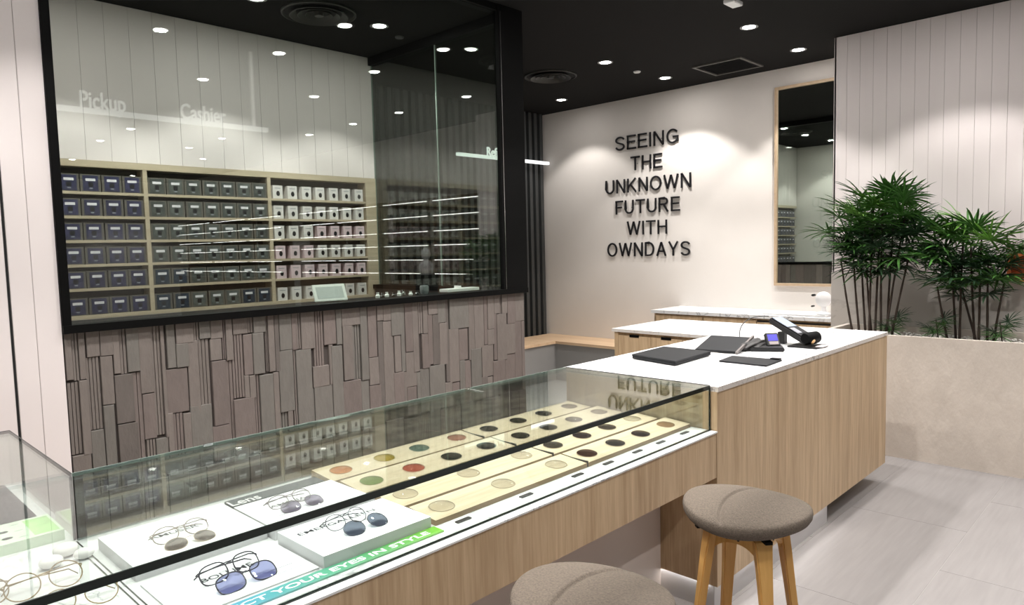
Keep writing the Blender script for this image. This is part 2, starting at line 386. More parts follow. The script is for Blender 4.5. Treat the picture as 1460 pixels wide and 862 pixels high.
T2 = '''237 150 305 350 v;270 350 290 570 p;180 465 270 580 p;172 590 190 900 rg;190 575 290 900 g;305 150 335 350 g;285 355 345 900 g;335 150 440 245 p;345 245 400 545 p;400 240 440 540 rg;345 545 445 900 v;440 140 480 545 g;445 545 490 900 g;480 130 528 420 v;487 420 540 570 p;490 570 555 900 v;528 130 562 220 p;540 220 570 900 d;562 120 605 220 p;570 220 625 900 p;605 115 660 300 g;625 300 662 500 p;625 500 680 900 v;660 110 683 500 g;680 500 697 900 p;683 108 725 390 v;690 390 748 580 p;697 580 750 900 v;725 105 757 500 p;750 500 770 900 g;757 105 780 290 rp;780 105 808 290 p;778 290 820 480 v;770 480 820 900 g;808 100 860 185 p;835 185 872 460 d;820 460 905 900 g;808 185 835 460 v;860 95 905 230 g;872 230 915 460 p;905 90 925 555 d;925 90 1030 262 g;925 262 978 555 p;978 262 1027 435 v;945 555 985 900 v;905 555 945 900 p;1030 85 1062 435 p;985 435 1015 900 g;1015 435 1048 900 v;1048 370 1105 900 g;1062 80 1115 370 p;1105 350 1168 525 p;1105 525 1140 900 d;1115 90 1135 350 v;1135 85 1170 265 p;1135 265 1170 350 p;1140 525 1168 900 p;1170 75 1202 180 p;1200 75 1212 180 rp;1212 65 1242 180 p;1170 180 1187 435 v;1168 435 1235 900 v;1187 180 1240 435 p;1242 60 1287 235 v;1235 235 1287 400 p;1235 400 1290 900 v;1285 55 1342 220 p;1287 220 1325 900 v;1325 220 1342 900 v'''
def stone(x0, x1, z0, z1, typ):
    rib = typ[0] == 'r'; t = typ[-1]
    if z1-z0 < .01 or x1-x0 < .004: return
    dep = random.uniform(.0145, .0195) if not rib else random.uniform(.009, .012)
    yb = 3.592; yf = yb-dep; bm = nb()
    if rib:
        n = max(2, int(round((x1-x0)/.016))); wd = (x1-x0)/n
        for i in range(n): box(bm, x0+i*wd+.0015, x0+(i+1)*wd-.0025, yf, yb, z0+.001, z1-.001)
        box(bm, x0+.0008, x1-.0008, yb-.002, yb, z0+.001, z1-.001)
    else:
        box(bm, x0+.0008, x1-.0008, yf, yb, z0+.0008, z1-.0008)
        tf = [v for v in bm.verts if v.co.y < yb-.001]
        for v in tf: v.co.y += random.uniform(-.0025, .0025)
        bmesh.ops.bevel(bm, geom=[e for e in bm.edges if all(v in tf for v in e.verts)], offset=.002, segments=1, affect='EDGES')
    obj('stone_strip', bm, STONES[t], kw)
for data, sc, ox, oy in ((T1, 3.079, 80, 400), (T2, 3.842, 400, 400)):
    for ln in data.split(';'):
        a = ln.split(); x0, y0, x1, y1 = [float(q) for q in a[:4]]
        ym = (y0+y1)/2 if y1 < 850 else (y0+750)/2
        um = oy+ym/sc
        # x columns were read at mid height of each piece
        pl = ony(ox+x0/sc, um, 3.575); pr = ony(ox+x1/sc, um, 3.575); xm = (x0+x1)/2
        zt = ony(ox+xm/sc, oy+y0/sc, 3.575).z; zb = ony(ox+xm/sc, oy+y1/sc, 3.575).z
        if zt > 1.235: zt = 1.2735
        if y1 >= 850: zb = .62 if random.random() < .5 else .55
        stone(max(pl.x, .862), min(pr.x, 3.84), zb, min(zt, 1.2735), a[4])
x = .862
while x < 3.83:           # lower courses down to the floor
    x1 = min(x+random.uniform(.05, .14), 3.84); zz = [0, random.uniform(.2, .35), random.uniform(.53, .56)]
    for a, b in zip(zz, zz[1:]): stone(x, x1, a, b, random.choice(['p', 'g', 'v', 'd', 'rp']))
    x = x1
ks = struct('wall_stone_side', bx(3.72, 3.835, 3.7201, 5.291, 0, 1.273), STONEB)
y = 3.62
while y < 5.28:
    y1 = min(y+random.uniform(.05, .12), 5.29)
    obj('stone_strip', bx(3.84 if y < 3.72 else 3.835, 3.852+random.uniform(-.006, .008), y+.001, y1-.001, .48, 1.272), STONES[random.choice('pgvd')], ks); y = y1

# ================================================================== DOWNLIGHTS
def downlight_proto():
    t = thing('ceiling_downlight', '', 'ceiling light', (0, 0, ZC))
    bm = nb(); lathe(bm, [(.050, -.001), (.062, -.005), (.070, -.003), (.070, .0), (.050, .0)], 28); obj('trim_ring', bm, mat('lamp_trim_grey', (150, 150, 150), .35), t, smooth='auto', world=False)
    bm = nb(); lathe(bm, [(0, -.004), (.040, -.004), (.050, -.0015), (.050, -.0005), (0, -.0005)], 28); obj('diffuser', bm, LAMPM, t, world=False)
    return t
DP = downlight_proto(); DP['group'] = 'round ceiling downlights'; first = [True]
def lamp(x, y, label, power=1., ang=104, blend=.3, spill=.30):
    t = DP if first[0] else copy_tree(DP); first[0] = False
    t.location = (x, y, ZC); t['label'] = label
    l = bpy.data.lights.new('downlight_beam', 'SPOT'); l.energy = LAMP_W*power; l.spot_size = math.radians(ang); l.spot_blend = blend
    l.shadow_soft_size = .035; l.color = (1., .965, .93)
    o = bpy.data.objects.new('downlight_beam', l); COL.objects.link(o); o.parent = t; o.location = (0, 0, -.012)
    l2 = bpy.data.lights.new('downlight_spill', 'AREA'); l2.shape = 'DISK'; l2.size = .08; l2.energy = LAMP_W*power*spill*.10
    l2.color = (1., .965, .93)
    o = bpy.data.objects.new('downlight_spill', l2); COL.objects.link(o); o.parent = t; o.location = (0, 0, -.0055)
lamp(6.45, 5.34, 'ceiling downlight near the black slatted corner, washing the wall left of the lettering')
lamp(6.45, 3.96, 'ceiling downlight over the right end of the word SEEING, left of the square vent')
lamp(6.45, 2.60, 'ceiling downlight above the tall wood-framed mirror, nearest the white panelled wall')
lamp(5.48, 4.00, 'ceiling downlight right of the round air diffuser, left of the small white sprinkler cap')
lamp(5.48, 2.60, 'ceiling downlight in front of the square vent, at the top centre right')
lamp(3.30, 4.50, 'bright ceiling downlight inside the glazed lab beside the round diffuser', .8, spill=.75)
lamp(2.35, 4.56, 'ceiling downlight inside the lab cut by the top edge of the picture', .8, spill=.75)
lamp(1.38, 4.50, 'ceiling downlight inside the lab above its left shelf bay', .8, spill=.75)
for i, (x, y) in enumerate(((2.14, 1.5), (3.1, 1.5), (4.07, 1.5), (2.14, 2.5), (3.1, 2.5), (4.07, 2.5))):
    lamp(x, y, ['ceiling downlight over the front of the display case', 'ceiling downlight over the front of the case and counter joint', 'ceiling downlight over the front edge of the marble counter',
                'ceiling downlight behind the display case', 'ceiling downlight behind the laptop counter', 'ceiling downlight over the back of the marble counter'][i])
for x, y, l_ in ((5.48, 1.25, 'over the aisle in front of the shorter palm'), (5.46, .05, 'nearest the planter in the row by the lit display units'), (5.46, -.95, 'second from the planter by the lit display units'),
                (5.46, -2.06, 'third from the planter by the lit display units'), (5.35, -5.44, 'fourth from the planter by the lit display units'), (5.3, -8.8, 'farthest from the planter by the lit display units'),
                (3.4, -3.04, 'behind the viewer in the middle row, first of three'), (3.4, -4.3, 'behind the viewer in the middle row, second of three'), (3.67, -6.74, 'behind the viewer in the middle row, last of three'),
                (4.65, -3.1, 'behind the viewer between the middle row and the display units, nearer one'), (4.65, -4.28, 'behind the viewer between the middle row and the display units, farther one'),
                (1.2, 1.5, 'over the left end of the display case front'), (.2, 1.5, 'beyond the left picture edge over the case front'), (.9, 2.6, 'before the stone clad wall left end'), (.0, 2.6, 'over the corner display case'),
                (4.2, .2, 'over the tiled aisle right of the stools'), (3.0, .2, 'over the floor in front of the stools'), (1.8, -.6, 'just behind the viewer, right of centre'), (.3, -.6, 'just behind the viewer, left of centre'),
                (-1.2, 1.0, 'far left of the viewer near the case'), (-1.2, -1.5, 'far left behind the viewer'), (1.2, -3., 'behind the viewer near the shop left wall')):
    lamp(x, y, 'ceiling downlight ' + l_, .8)

def diffuser(x, y, R, label):
    t = thing('air_diffuser', label, 'air vent', (x, y, ZC), group=None)
    g = mat('dark_grey_metal', (50, 50, 48), .5, metal=.2)
    bm = nb(); lathe(bm, [(R*.93, -.001), (R*.96, -.016), (R, -.012), (R, 0), (R*.93, 0)], 48); obj('outer_ring', bm, g, t, smooth='auto', world=False)
    for i, q in enumerate((.76, .56, .36)):
        bm = nb(); lathe(bm, [(R*q*.80, -.002), (R*q, -.030+.004*i), (R*q*1.03, -.028+.004*i), (R*q*.86, 0)], 40); obj('cone_ring', bm, g, t, smooth='auto', world=False)
    bm = nb(); lathe(bm, [(0, -.026), (R*.12, -.024), (R*.14, 0)], 24); obj('centre_cap', bm, g, t, smooth='auto', world=False)
    bm = nb(); lathe(bm, [(0, -.0006), (R*.93, -.0006), (R*.93, 0)], 40); obj('throat', bm, VOID, t, world=False)
diffuser(5.48, 4.67, .26, 'dark round air diffuser on the ceiling right of the black column')
diffuser(2.81, 4.54, .26, 'dark round air diffuser on the lab ceiling at the top edge')
t = thing('square_vent', 'dark square ceiling vent grille in front of the lettered wall', 'air vent', (6.5, 3.3, ZC))
bm = nb()
for a in ((6.26, 6.74, 3.05, 3.075), (6.26, 6.74, 3.525, 3.55), (6.26, 6.285, 3.075, 3.525), (6.715, 6.74, 3.075, 3.525)): box(bm, *a, ZC-.012, ZC)
obj('vent_frame', bm, mat('vent_frame_grey', (84, 82, 78), .5), t)
for i in range(14):
    yy = 3.09+i*.032; obj('louvre', bx(-.215, .215, -.011, .011, -.0007, .0007, mx=Matrix.Translation((6.5, yy, ZC-.009)) @ Matrix.Rotation(.5, 4, 'X')), VOID, t)
obj('vent_backing', bx(6.285, 6.715, 3.075, 3.525, ZC-.001, ZC-.0002), VOID, t)
bm = nb(); lathe(bm, [(0, -.012), (.03, -.012), (.036, -.004), (.036, 0), (0, 0)], 20, c=(6.0, 4.0, ZC)); tag(obj('sprinkler_cap', bm, WPL, smooth='auto'), 'small white sprinkler cap on the dark ceiling left of the square vent', 'sprinkler')
bm = nb(); lathe(bm, [(0, -.012), (.03, -.012), (.036, -.004), (.036, 0), (0, 0)], 20, c=(3.58, 4.62, ZC)); tag(obj('sprinkler_cap', bm, mat('dim_cap', (90, 90, 90)), smooth='auto'), 'small grey sprinkler cap on the lab ceiling beside the glass corner', 'sprinkler')
# track fitting at the top edge
t = thing('ceiling_fixture', 'small white square fixture on the ceiling at the top edge', 'ceiling fixture', (4.8, 2.42, ZC))
obj('housing', bx(4.74, 4.88, 2.36, 2.44, ZC-.03, ZC, bevel=.004), WPL, t)

# ================================================================== SIGNS
t = thing('wall_lettering', 'black raised letters SEEING THE UNKNOWN FUTURE WITH OWNDAYS on the white wall', 'sign', (6.985, 4.55, 1.47))
for k, (s, w_) in enumerate((('SEEING', .845), ('THE', .42), ('UNKNOWN', 1.147), ('FUTURE', .86), ('WITH', .54), ('OWNDAYS', 1.117))):
    base = 2.716 - k*.2482; yc = 4.548
    gap = .155; tot = sum(GL[c][0] for c in s)+gap*(len(s)-1); kx = w_/tot; cur = 0.
    for c in s:
        bm = nb()
        for st in GL[c][1]:
            thick(bm, [(q[0]*kx/.160 + cur*kx/.160, q[1]) for q in st], SW*1.02, lambda a_, b_, d: V((6.991-d, yc+w_/2-a_*.160, base+b_*.160)), 0, .012)
        obj('letter', bm, LET, t); cur += GL[c][0]+gap
pins = nb()
for k in range(6):
    for d in (-.2, .2): tube(pins, [(6.978, 4.548+d*(1 if k != 1 else .6), 2.79-k*.2482), (7.0, 4.548+d*(1 if k != 1 else .6), 2.79-k*.2482)], .003, 6)
obj('standoff_pins', pins, LET, t)

def bar_sign(name, label, x0, x1, y, z, words, posts, mir):
    t = thing(name, label, 'sign', ((x0+x1)/2, y, z))
    obj('light_bar', bx(x0, x1, y-.02, y+.02, z-.035, z), SIGNM, t)
    for px in posts: obj('hanger', bx(px-.012, px+.012, y-.012, y+.012, z, ZC-.001), WPL, t)
    for s, a, b, h in words:
        text_part('letters', s, frame((a, y+.006, z+.001), (1, 0, 0), (0, 0, 1), (0, -1, 0)), SIGNM, t, b-a, h, ext=.012, bold=.01)
bar_sign('hanging_sign', 'hanging white light bar reading Pickup and Cashier, mirrored in the lab glass', 1.2, 3.02, 1.38, 2.68,
         (('Pickup', 1.60, 1.90, .12), ('Cashier', 2.30, 2.66, .12)), (2.90, 1.3), True)
bar_sign('hanging_sign', 'white light bar with the word Refraction hanging before the black slatted wall', 5.40, 6.96, 6.0, 2.69,
         (('Refraction', 5.87, 6.38, .10),), (), False)

# ================================================================== MIRROR, BACK CABINET, BENCH
t = thing('wall_mirror', 'tall wall mirror with a thin pale wood frame beside the lettering', 'mirror', (6.98, 2.64, 1.17))
FW = mat('mirror_frame_wood', (184, 160, 132), .5, noise=.08, nscale=30)
obj('mirror_glass', bx(6.975, 6.985, 2.28, 3.012, 1.19, 3.09), MIRR, t)
for a in ((3.012, 3.036, 1.165, 3.115), (2.256, 2.28, 1.165, 3.115)): obj('frame_side', bx(6.955, 6.999, a[0], a[1], a[2], a[3]), FW, t)
obj('frame_top', bx(6.955, 6.999, 2.28, 3.012, 3.09, 3.115), FW, t)
obj('frame_bottom', bx(6.955, 6.999, 2.28, 3.012, 1.165, 1.19), FW, t)

t = thing('back_cabinet', 'low oak cabinet with a white marble top against the wall under the mirror', 'cabinet', (6.7, 3.2, 0))
obj('body', bx(6.43, 6.998, 2.2445, 4.10, .08, .885), OAK, t)
obj('plinth', bx(6.47, 6.998, 2.2445, 4.08, 0, .08), GREY, t)
obj('marble_top', bx(6.40, 6.999, 2.2445, 4.125, .885, .917), [MARB], t)
for i, (a, b) in enumerate(((3.53, 4.07), (2.97, 3.52))): obj('door', bx(6.412, 6.43, a, b, .10, .868), OAK, t)
d = obj('drawer', bx(6.412, 6.43, 2.26, 2.96, .55, .850), OAK, t); obj('finger_groove', bx(6.414, 6.43, 2.26, 2.96, .852, .866), BLACKM, d)
obj('door', bx(6.412, 6.43, 2.26, 2.96, .10, .545), OAK, t)
# small white appliance and tray at its right end
t = thing('white_tray', 'thin white tray lying on the back cabinet under the mirror', 'tray', (6.6, 2.62, .917))
obj('tray_base', bx(6.50, 6.80, 2.36, 2.95, .9175, .925, bevel=.003), WPL, t); bm = nb()
for a in ((6.50, 6.80, 2.36, 2.37), (6.50, 6.80, 2.94, 2.95), (6.50, 6.51, 2.37, 2.94), (6.79, 6.80, 2.37, 2.94)): box(bm, *a, .925, .931)
obj('tray_rim', bm, WPL, t)
t = thing('desk_fan', 'white desktop device with a round head at the end of the back cabinet', 'appliance', (6.62, 2.44, .925))
bm = nb(); lathe(bm, [(0, 0), (.062, 0), (.065, .008), (.05, .02), (.024, .028), (.02, .10), (0, .10)], 28, c=(6.62, 2.42, .931)); obj('base', bm, WPL, t, smooth='auto')
bm = nb(); lathe(bm, [(0, -.03), (.05, -.028), (.07, -.01), (.07, .01), (.045, .03), (0, .034)], 28, mx=Matrix.Translation((6.61, 2.42, 1.07)) @ Matrix.Rotation(math.pi/2, 4, 'Y')); obj('head', bm, WPL, t, smooth='auto')
obj('grip', bx(6.52, 6.585, 2.475, 2.50, 1.10, 1.12, bevel=.006), BLACKM, t); obj('grip', bx(6.54, 6.60, 2.49, 2.51, 1.0, 1.015, bevel=.005), BLACKM, t)

t = thing('corner_bench', 'L-shaped bench with pale wood top and grey front in the corner', 'bench', (6.5, 5.6, 0))
bm = nb(); prism(bm, [(3.87, 5.51), (6.46, 5.51), (6.46, 4.13), (6.999, 4.13), (6.999, 6.069), (3.87, 6.069)], .444, .476); obj('bench_top', bm, OAKY, t)
bm = nb(); box(bm, 6.485, 6.998, 4.13, 5.53, .001, .444); obj('front_panel', bm, GREY, t)
bm = nb(); box(bm, 3.87, 6.998, 5.53, 6.068, .001, .444); obj('front_panel', bm, GREY, t)

# ================================================================== ISLAND COUNTER
t = thing('counter_island', 'L-shaped oak counter with a white marble top beyond the display case', 'counter', (3.9, 2.0, 0))
IX0, IX1, IY0 = 2.705, 5.0, 1.42
bm = nb(); prism(bm, [(IX0, IY0+.003), (IX1-.003, IY0+.003), (IX1-.003, 3.03), (4.235, 3.03), (4.235, 2.24), (IX0, 2.24)], .13, .978); obj('body', bm, OAK, t)
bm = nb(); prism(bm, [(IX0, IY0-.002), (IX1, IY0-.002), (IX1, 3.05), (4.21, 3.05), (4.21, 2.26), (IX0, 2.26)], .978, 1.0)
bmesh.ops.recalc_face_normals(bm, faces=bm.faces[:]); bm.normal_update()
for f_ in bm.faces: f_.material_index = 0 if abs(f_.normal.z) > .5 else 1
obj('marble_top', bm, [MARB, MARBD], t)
bm = nb(); box(bm, 2.74, 4.06, 1.456, 2.2, 0, .13); box(bm, 4.36, 4.9, 2.0, 2.98, 0, .13); obj('plinth', bm, PLINTH, t)
bm = nb(); box(bm, 2.76, 4.05, 1.440, 1.450, .124, .1298); box(bm, 2.722, 2.732, 1.47, 2.18, .124, .1298); obj('led_strip', bm, emit('plinth_led_glow', (1, .98, .96), 14.), t)
for i, (a, b) in enumerate(((2.722, 2.995), (2.478, 2.718), (2.27, 2.474))):
    dd = obj('cabinet_door', bx(4.217, 4.235, a, b, .15, .955), OAK, t)
    m_ = (a+b)/2; obj('handle_notch', bx(4.2155, 4.218, m_-.04, m_+.04, .945, .9648), BLACK, dd)
obj('side_strip', bx(4.217, 4.235, 2.998, 3.03, .13, .977), OAK, t)

# ================================================================== DISPLAY CASES
def seal(bm, pts, rad):
    tube(bm, pts, rad, 4)
t = thing('display_case', 'long glass-topped oak display case holding lens trays and eyewear boxes', 'display case', (1.6, 1.8, 0))
CX0, CX1 = .533, 2.702
obj('fascia', bx(-1.4, CX1-.001, 1.424, 2.245, .612, .806), OAK, t)
bm = bx(-1.4, CX1, 1.418, 2.25, .806, .812); bmesh.ops.recalc_face_normals(bm, faces=bm.faces[:]); bm.normal_update()
for f_ in bm.faces: f_.material_index = 0 if abs(f_.normal.z) > .5 else 1
obj('marble_deck', bm, [DECKM, DECKM], t)
obj('knee_panel', bx(-1.4, CX1-.003, 1.70, 2.24, 0, .612), KNEE, t)
GT = 1.004
obj('glass_top', bx(-1.4, CX1, 1.456, 2.238, GT-.010, GT), GLASSC, t)
obj('glass_front', bx(-1.4, CX1-.004, 1.4565, 1.4645, .8151, GT-.0135), GLASSC, t)
obj('glass_back', bx(CX0+.004, CX1-.004, 2.226, 2.234, .812, GT-.010), GLASSC, t)
obj('glass_end', bx(CX1-.004, CX1, 1.488, 2.226, .812, GT-.010), GLASSC, t)
bm = nb(); box(bm, -1.4, CX1, 1.452, 1.4562, GT-.017, GT+.0004); box(bm, -1.4, CX1-.004, 1.4562, 1.470, GT-.013, GT-.0103); obj('glass_edge', bm, GLASSE, t)
obj('glass_edge', bx(CX0, CX1, 2.238, 2.240, GT-.010, GT+.0003), GLASSL, t)
obj('glass_edge', bx(CX1, CX1+.0015, 1.454, 2.24, 1.0005, GT+.001), GLASSE, t)
obj('corner_seal', bx(CX1-.003, CX1+.001, 1.452, 1.458, .812, GT-.012), GLASSE, t)
obj('base_seal', bx(-1.4, CX1, 1.448, 1.457, .8121, .815), GLASSE, t)
obj('base_seal', bx(CX0, CX1, 2.234, 2.240, .8121, .816), CHROME, t)
bm = nb(); box(bm, .518, .522, 1.488, 2.226, .8121, .8135); box(bm, .530, .534, 1.488, 2.226, .8121, .8135); obj('deck_seam', bm, CHROME, t)
for s_ in (1.13, 1.985, 2.35): obj('deck_seam', bx(s_, s_+.0008, 1.488, 2.226, .8121, .8123), CARDE, t)
obj('glass_clip', bx(.90, .93, 2.236, 2.242, GT-.006, GT+.002), CHROME, t)
obj('glass_clip', bx(2.02, 2.05, 2.236, 2.242, GT-.006, GT+.002), CHROME, t)

t = thing('corner_display_case', 'deeper glass display case at the left edge beside the white wall', 'display case', (0, 2.6, 0))
obj('base_cabinet', bx(-1.4, .53, 2.2505, 3.0, 0, .797), OAK, t)
obj('marble_deck', bx(-1.4, .535, 2.2505, 3.0, .797, .812), DECKM, t)
obj('glass_top', bx(-1.4, .533, 2.2385, 2.99, GT-.010, GT), GLASSC, t)
obj('glass_side', bx(.525, .533, 2.2385, 2.982, .812, GT-.010), GLASSC, t)
obj('glass_back', bx(-1.4, .533, 2.982, 2.99, .812, GT-.010), GLASSC, t)
obj('glass_edge', bx(.533, .5355, 2.2385, 2.992, GT-.011, GT+.0005), GLASSE, t)
obj('glass_edge', bx(-1.4, .533, 2.990, 2.992, GT-.010, GT+.0005), GLASSE, t)
obj('corner_seal', bx(.529, .536, 2.240, 2.246, .812, GT-.011), GLASSE, t)

# ---- lens trays (wedge shaped), two per row
COLS = {'orange': (238, 150, 60), 'yellow': (222, 205, 80), 'teal': (120, 158, 165), 'pink': (214, 160, 158), 'navy': (44, 44, 54), 'black': (18, 16, 18),
        'green': (140, 180, 100), 'red': (226, 122, 112), 'brown': (66, 44, 42), 'dark brown': (48, 38, 38), 'grey': (112, 108, 106), 'smoke': (150, 140, 126), 'olive': (98, 96, 88), 'rust brown': (90, 50, 44), 'clear': None, 'tan': (190, 160, 130)}
LM = {}
def lens_mat(c):
    if c not in LM:
        if COLS[c] is None: LM[c] = glass('clear_lens', (.985, .985, .98), .05)
        else:
            l = s2l(COLS[c]); LM[c] = glass('%s_lens' % c.replace(' ', '_'), tuple(min(1, max(q, .012)**(.36 if max(l) < .2 else .26)) for q in l), .05)
    return LM[c]
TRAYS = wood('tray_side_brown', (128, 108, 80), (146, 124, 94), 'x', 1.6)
def tray(x0, x1, yc, d_, label):
    t = thing('lens_tray', label, 'tray', ((x0+x1)/2, yc, .812), group='wooden lens trays in the display case')
    y0, y1 = yc-d_/2, yc+d_/2
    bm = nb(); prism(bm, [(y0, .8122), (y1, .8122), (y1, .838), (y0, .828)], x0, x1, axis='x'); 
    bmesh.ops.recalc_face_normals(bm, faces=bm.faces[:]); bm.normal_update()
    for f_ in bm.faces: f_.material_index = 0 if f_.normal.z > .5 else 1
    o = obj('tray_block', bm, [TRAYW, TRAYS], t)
    if x0 > 1.9: obj('divider', bx(x0-.008, x0, y0, y1, .8122, .834), BLACKM, t)
    return t
def lens(x, y, row_y, d_, c, label):
    z = .8282 + (y-(row_y-d_/2))/d_*.010
    mx = Matrix.Translation((x, y, z+.0012)) @ Matrix.Rotation(math.atan(.010/d_), 4, 'X')
    n = 28; pts = [((.039*math.copysign(abs(math.cos(a))**.9, math.cos(a))), (.037*math.copysign(abs(math.sin(a))**.9, math.sin(a)))) for a in [2*math.pi*i/n for i in range(n)]]
    bm = nb(); rings = []
    for q, h in ((1, 0), (.97, .0025), (.6, .0055), (.25, .0068)): rings.append([bm.verts.new(mx @ V((px*q, py*q, h))) for px, py in pts])
    top = bm.verts.new(mx @ V((0, 0, .007)))
    for A, B in zip(rings, rings[1:]):
        for j in range(n): bm.faces.new((A[j], A[(j+1) % n], B[(j+1) % n], B[j]))
    for j in range(n): bm.faces.new((rings[-1][j], rings[-1][(j+1) % n], top))
    bm.faces.new(rings[0][::-1])
    o = thing('sample_lens', label, 'lens', (x, y, z), group='sample lenses on the trays')
    obj('lens_disc', bm, lens_mat(c), o, smooth='auto')
    bm = nb(); tube(bm, [mx @ V((px, py, .0008)) for px, py in pts], .0007, 5, closed=True)
    obj('lens_rim', bm, mat('lens_rim_clear', (128, 116, 98), .3), o)
ROWS = [('back row', 2.148, .142, [(1.338,'orange'),(1.525,'yellow'),(1.69,'teal'),(1.885,'pink'),(2.068,'navy'),(2.251,'black'),(2.423,'black'),(2.61,'smoke')], 1.262),
        ('second row', 1.966, .142, [(1.34,'green'),(1.519,'red'),(1.696,'black'),(1.877,'black'),(2.072,'dark brown'),(2.247,'black'),(2.42,'grey'),(2.607,'smoke')], 1.262),
        ('third row', 1.772, .138, [(1.333,'clear'),(1.603,'clear'),(1.871,'clear'),(2.05,'olive'),(2.231,'brown'),(2.403,'grey'),(2.59,'clear')], 1.262),
        ('front row', 1.602, .124, [(1.338,'clear'),(1.601,'clear'),(1.868,'clear'),(2.046,'rust brown'),(2.225,'dark brown'),(2.401,'brown'),(2.592,'tan')], 1.262)]
order = ['first', 'second', 'third', 'fourth', 'fifth', 'sixth', 'seventh', 'eighth']
for nm, yc, d_, ls, xa in ROWS:
    tray(xa, 1.966, yc, d_, 'left wooden lens tray in the %s of the display case' % nm)
    tray(1.974, 2.69, yc, d_, 'right wooden lens tray in the %s of the display case' % nm)
    for i, (x, c) in enumerate(ls): lens(x, yc, yc, d_, c, '%s round sample lens, %s from the left on the %s of trays' % (c, order[i], nm))
for i, x in enumerate((1.341, 1.612, 1.874, 2.053, 2.24, 2.406, 2.589)):
    o = obj('name_tag', bx(x-.027, x+.027, 1.502, 1.518, .8124, .816, bevel=.001, seg=1), BLACKM)
    tag(o, 'small black lens name tag on the marble edge, %s from the left' % order[i], 'label', 'black tags along the marble edge')

# ---- raised eyewear boxes
def card(name, label, x0, x1, y0, y1, z1, lines, word=None, wx=None, ink=INK, wh=.022):
    t = thing(name, label, 'display box', ((x0+x1)/2, (y0+y1)/2, .812))
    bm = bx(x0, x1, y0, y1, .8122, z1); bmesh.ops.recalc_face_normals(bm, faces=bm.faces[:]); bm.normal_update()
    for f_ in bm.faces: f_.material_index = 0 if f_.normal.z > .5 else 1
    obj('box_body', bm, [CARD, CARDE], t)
    if word: text_part('printed_name', word, frame((wx[0], wx[1], z1+.0002), (1, 0, 0), (0, 1, 0), (0, 0, 1)), ink, t, wx[2], wh, ext=.0003, bold=.01)
    for a, b, yy in lines: obj('printed_line', bx(a, b, yy, yy+.0025, z1, z1+.0004), INKL, t)
    return t
card('display_box', 'white display box with brown clip-on eyewear at the back left', .556, .897, 1.83, 2.115, .846, [(.79, .86, 1.965), (.80, .87, 1.905)], 'AMUSER', (.645, 1.985, .13), wh=.020)
card('display_box', 'white display box with purple clip-on eyewear before the dark slab', .904, 1.236, 1.80, 2.050, .846, [(1.13, 1.19, 1.94), (.93, .98, 1.88)], 'AMELIA', (.975, 1.955, .12), wh=.018)
card('display_box', 'white display box with navy clip-on eyewear, nearest the lens trays', .898, 1.243, 1.538, 1.772, .846, [(1.15, 1.21, 1.625), (1.15, 1.20, 1.665)], 'EMERGALLEEN', (.925, 1.700, .245), wh=.019)
card('display_card', 'flat white card with blue clip-on eyewear at the front left', .556, .892, 1.552, 1.80, .8165, [(.80, .86, 1.625), (.80, .87, 1.595)], 'BOLUME', (.66, 1.69, .13), wh=.022)
t = thing('dark_slab', 'dark grey slab with white word Lens at the back of the case', 'display stand', (1.05, 2.08, .812))
obj('slab', bx(.906, 1.215, 2.054, 2.118, .8122, .847), mat('slate_grey_board', (48, 54, 60), .6), t)
text_part('printed_word', 'Lens', frame((.905, 2.060, .8472), (1, 0, 0), (0, 1, 0), (0, 0, 1)), WPL, t, .095, .045, ext=.0005, bold=.01)
# banner with colour running from blue to green
def banner_mat():
    m = bpy.data.materials.new('blue_to_green_print'); m.use_nodes = True; nt = m.node_tree; b = nt.nodes['Principled BSDF']
    tc = nt.nodes.new('ShaderNodeTexCoord'); sp = nt.nodes.new('ShaderNodeSeparateXYZ'); mr = nt.nodes.new('ShaderNodeMapRange'); cr = nt.nodes.new('ShaderNodeValToRGB')
    nt.links.new(tc.outputs['Object'], sp.inputs[0]); nt.links.new(sp.outputs[0], mr.inputs[0]); mr.inputs[1].default_value = -.42; mr.inputs[2].default_value = .32
    e = cr.color_ramp.elements; e[0].color = (*s2l((64, 146, 205)), 1); e[1].color = (*s2l((108, 176, 44)), 1); q = e.new(.5); q.color = (*s2l((74, 156, 128)), 1); q = e.new(.78); q.color = (*s2l((86, 156, 84)), 1)
    nt.links.new(mr.outputs[0], cr.inputs[0]); nt.links.new(cr.outputs[0], b.inputs['Base Color']); b.inputs['Roughness'].default_value = .4; return m
t = thing('banner_strip', 'blue to green strip reading PROTECT YOUR EYES IN STYLE along the case front', 'banner', (.93, 1.51, .812))
obj('strip', bx(.50, 1.250, 1.490, 1.536, .8122, .8165), banner_mat(), t)
text_part('printed_slogan', 'PROTECT YOUR EYES IN STYLE', frame((.52, 1.5025, .8167), (1, 0, 0), (0, 1, 0), (0, 0, 1)), CARD, t, .692, .0215, ext=.0003, bold=.02)

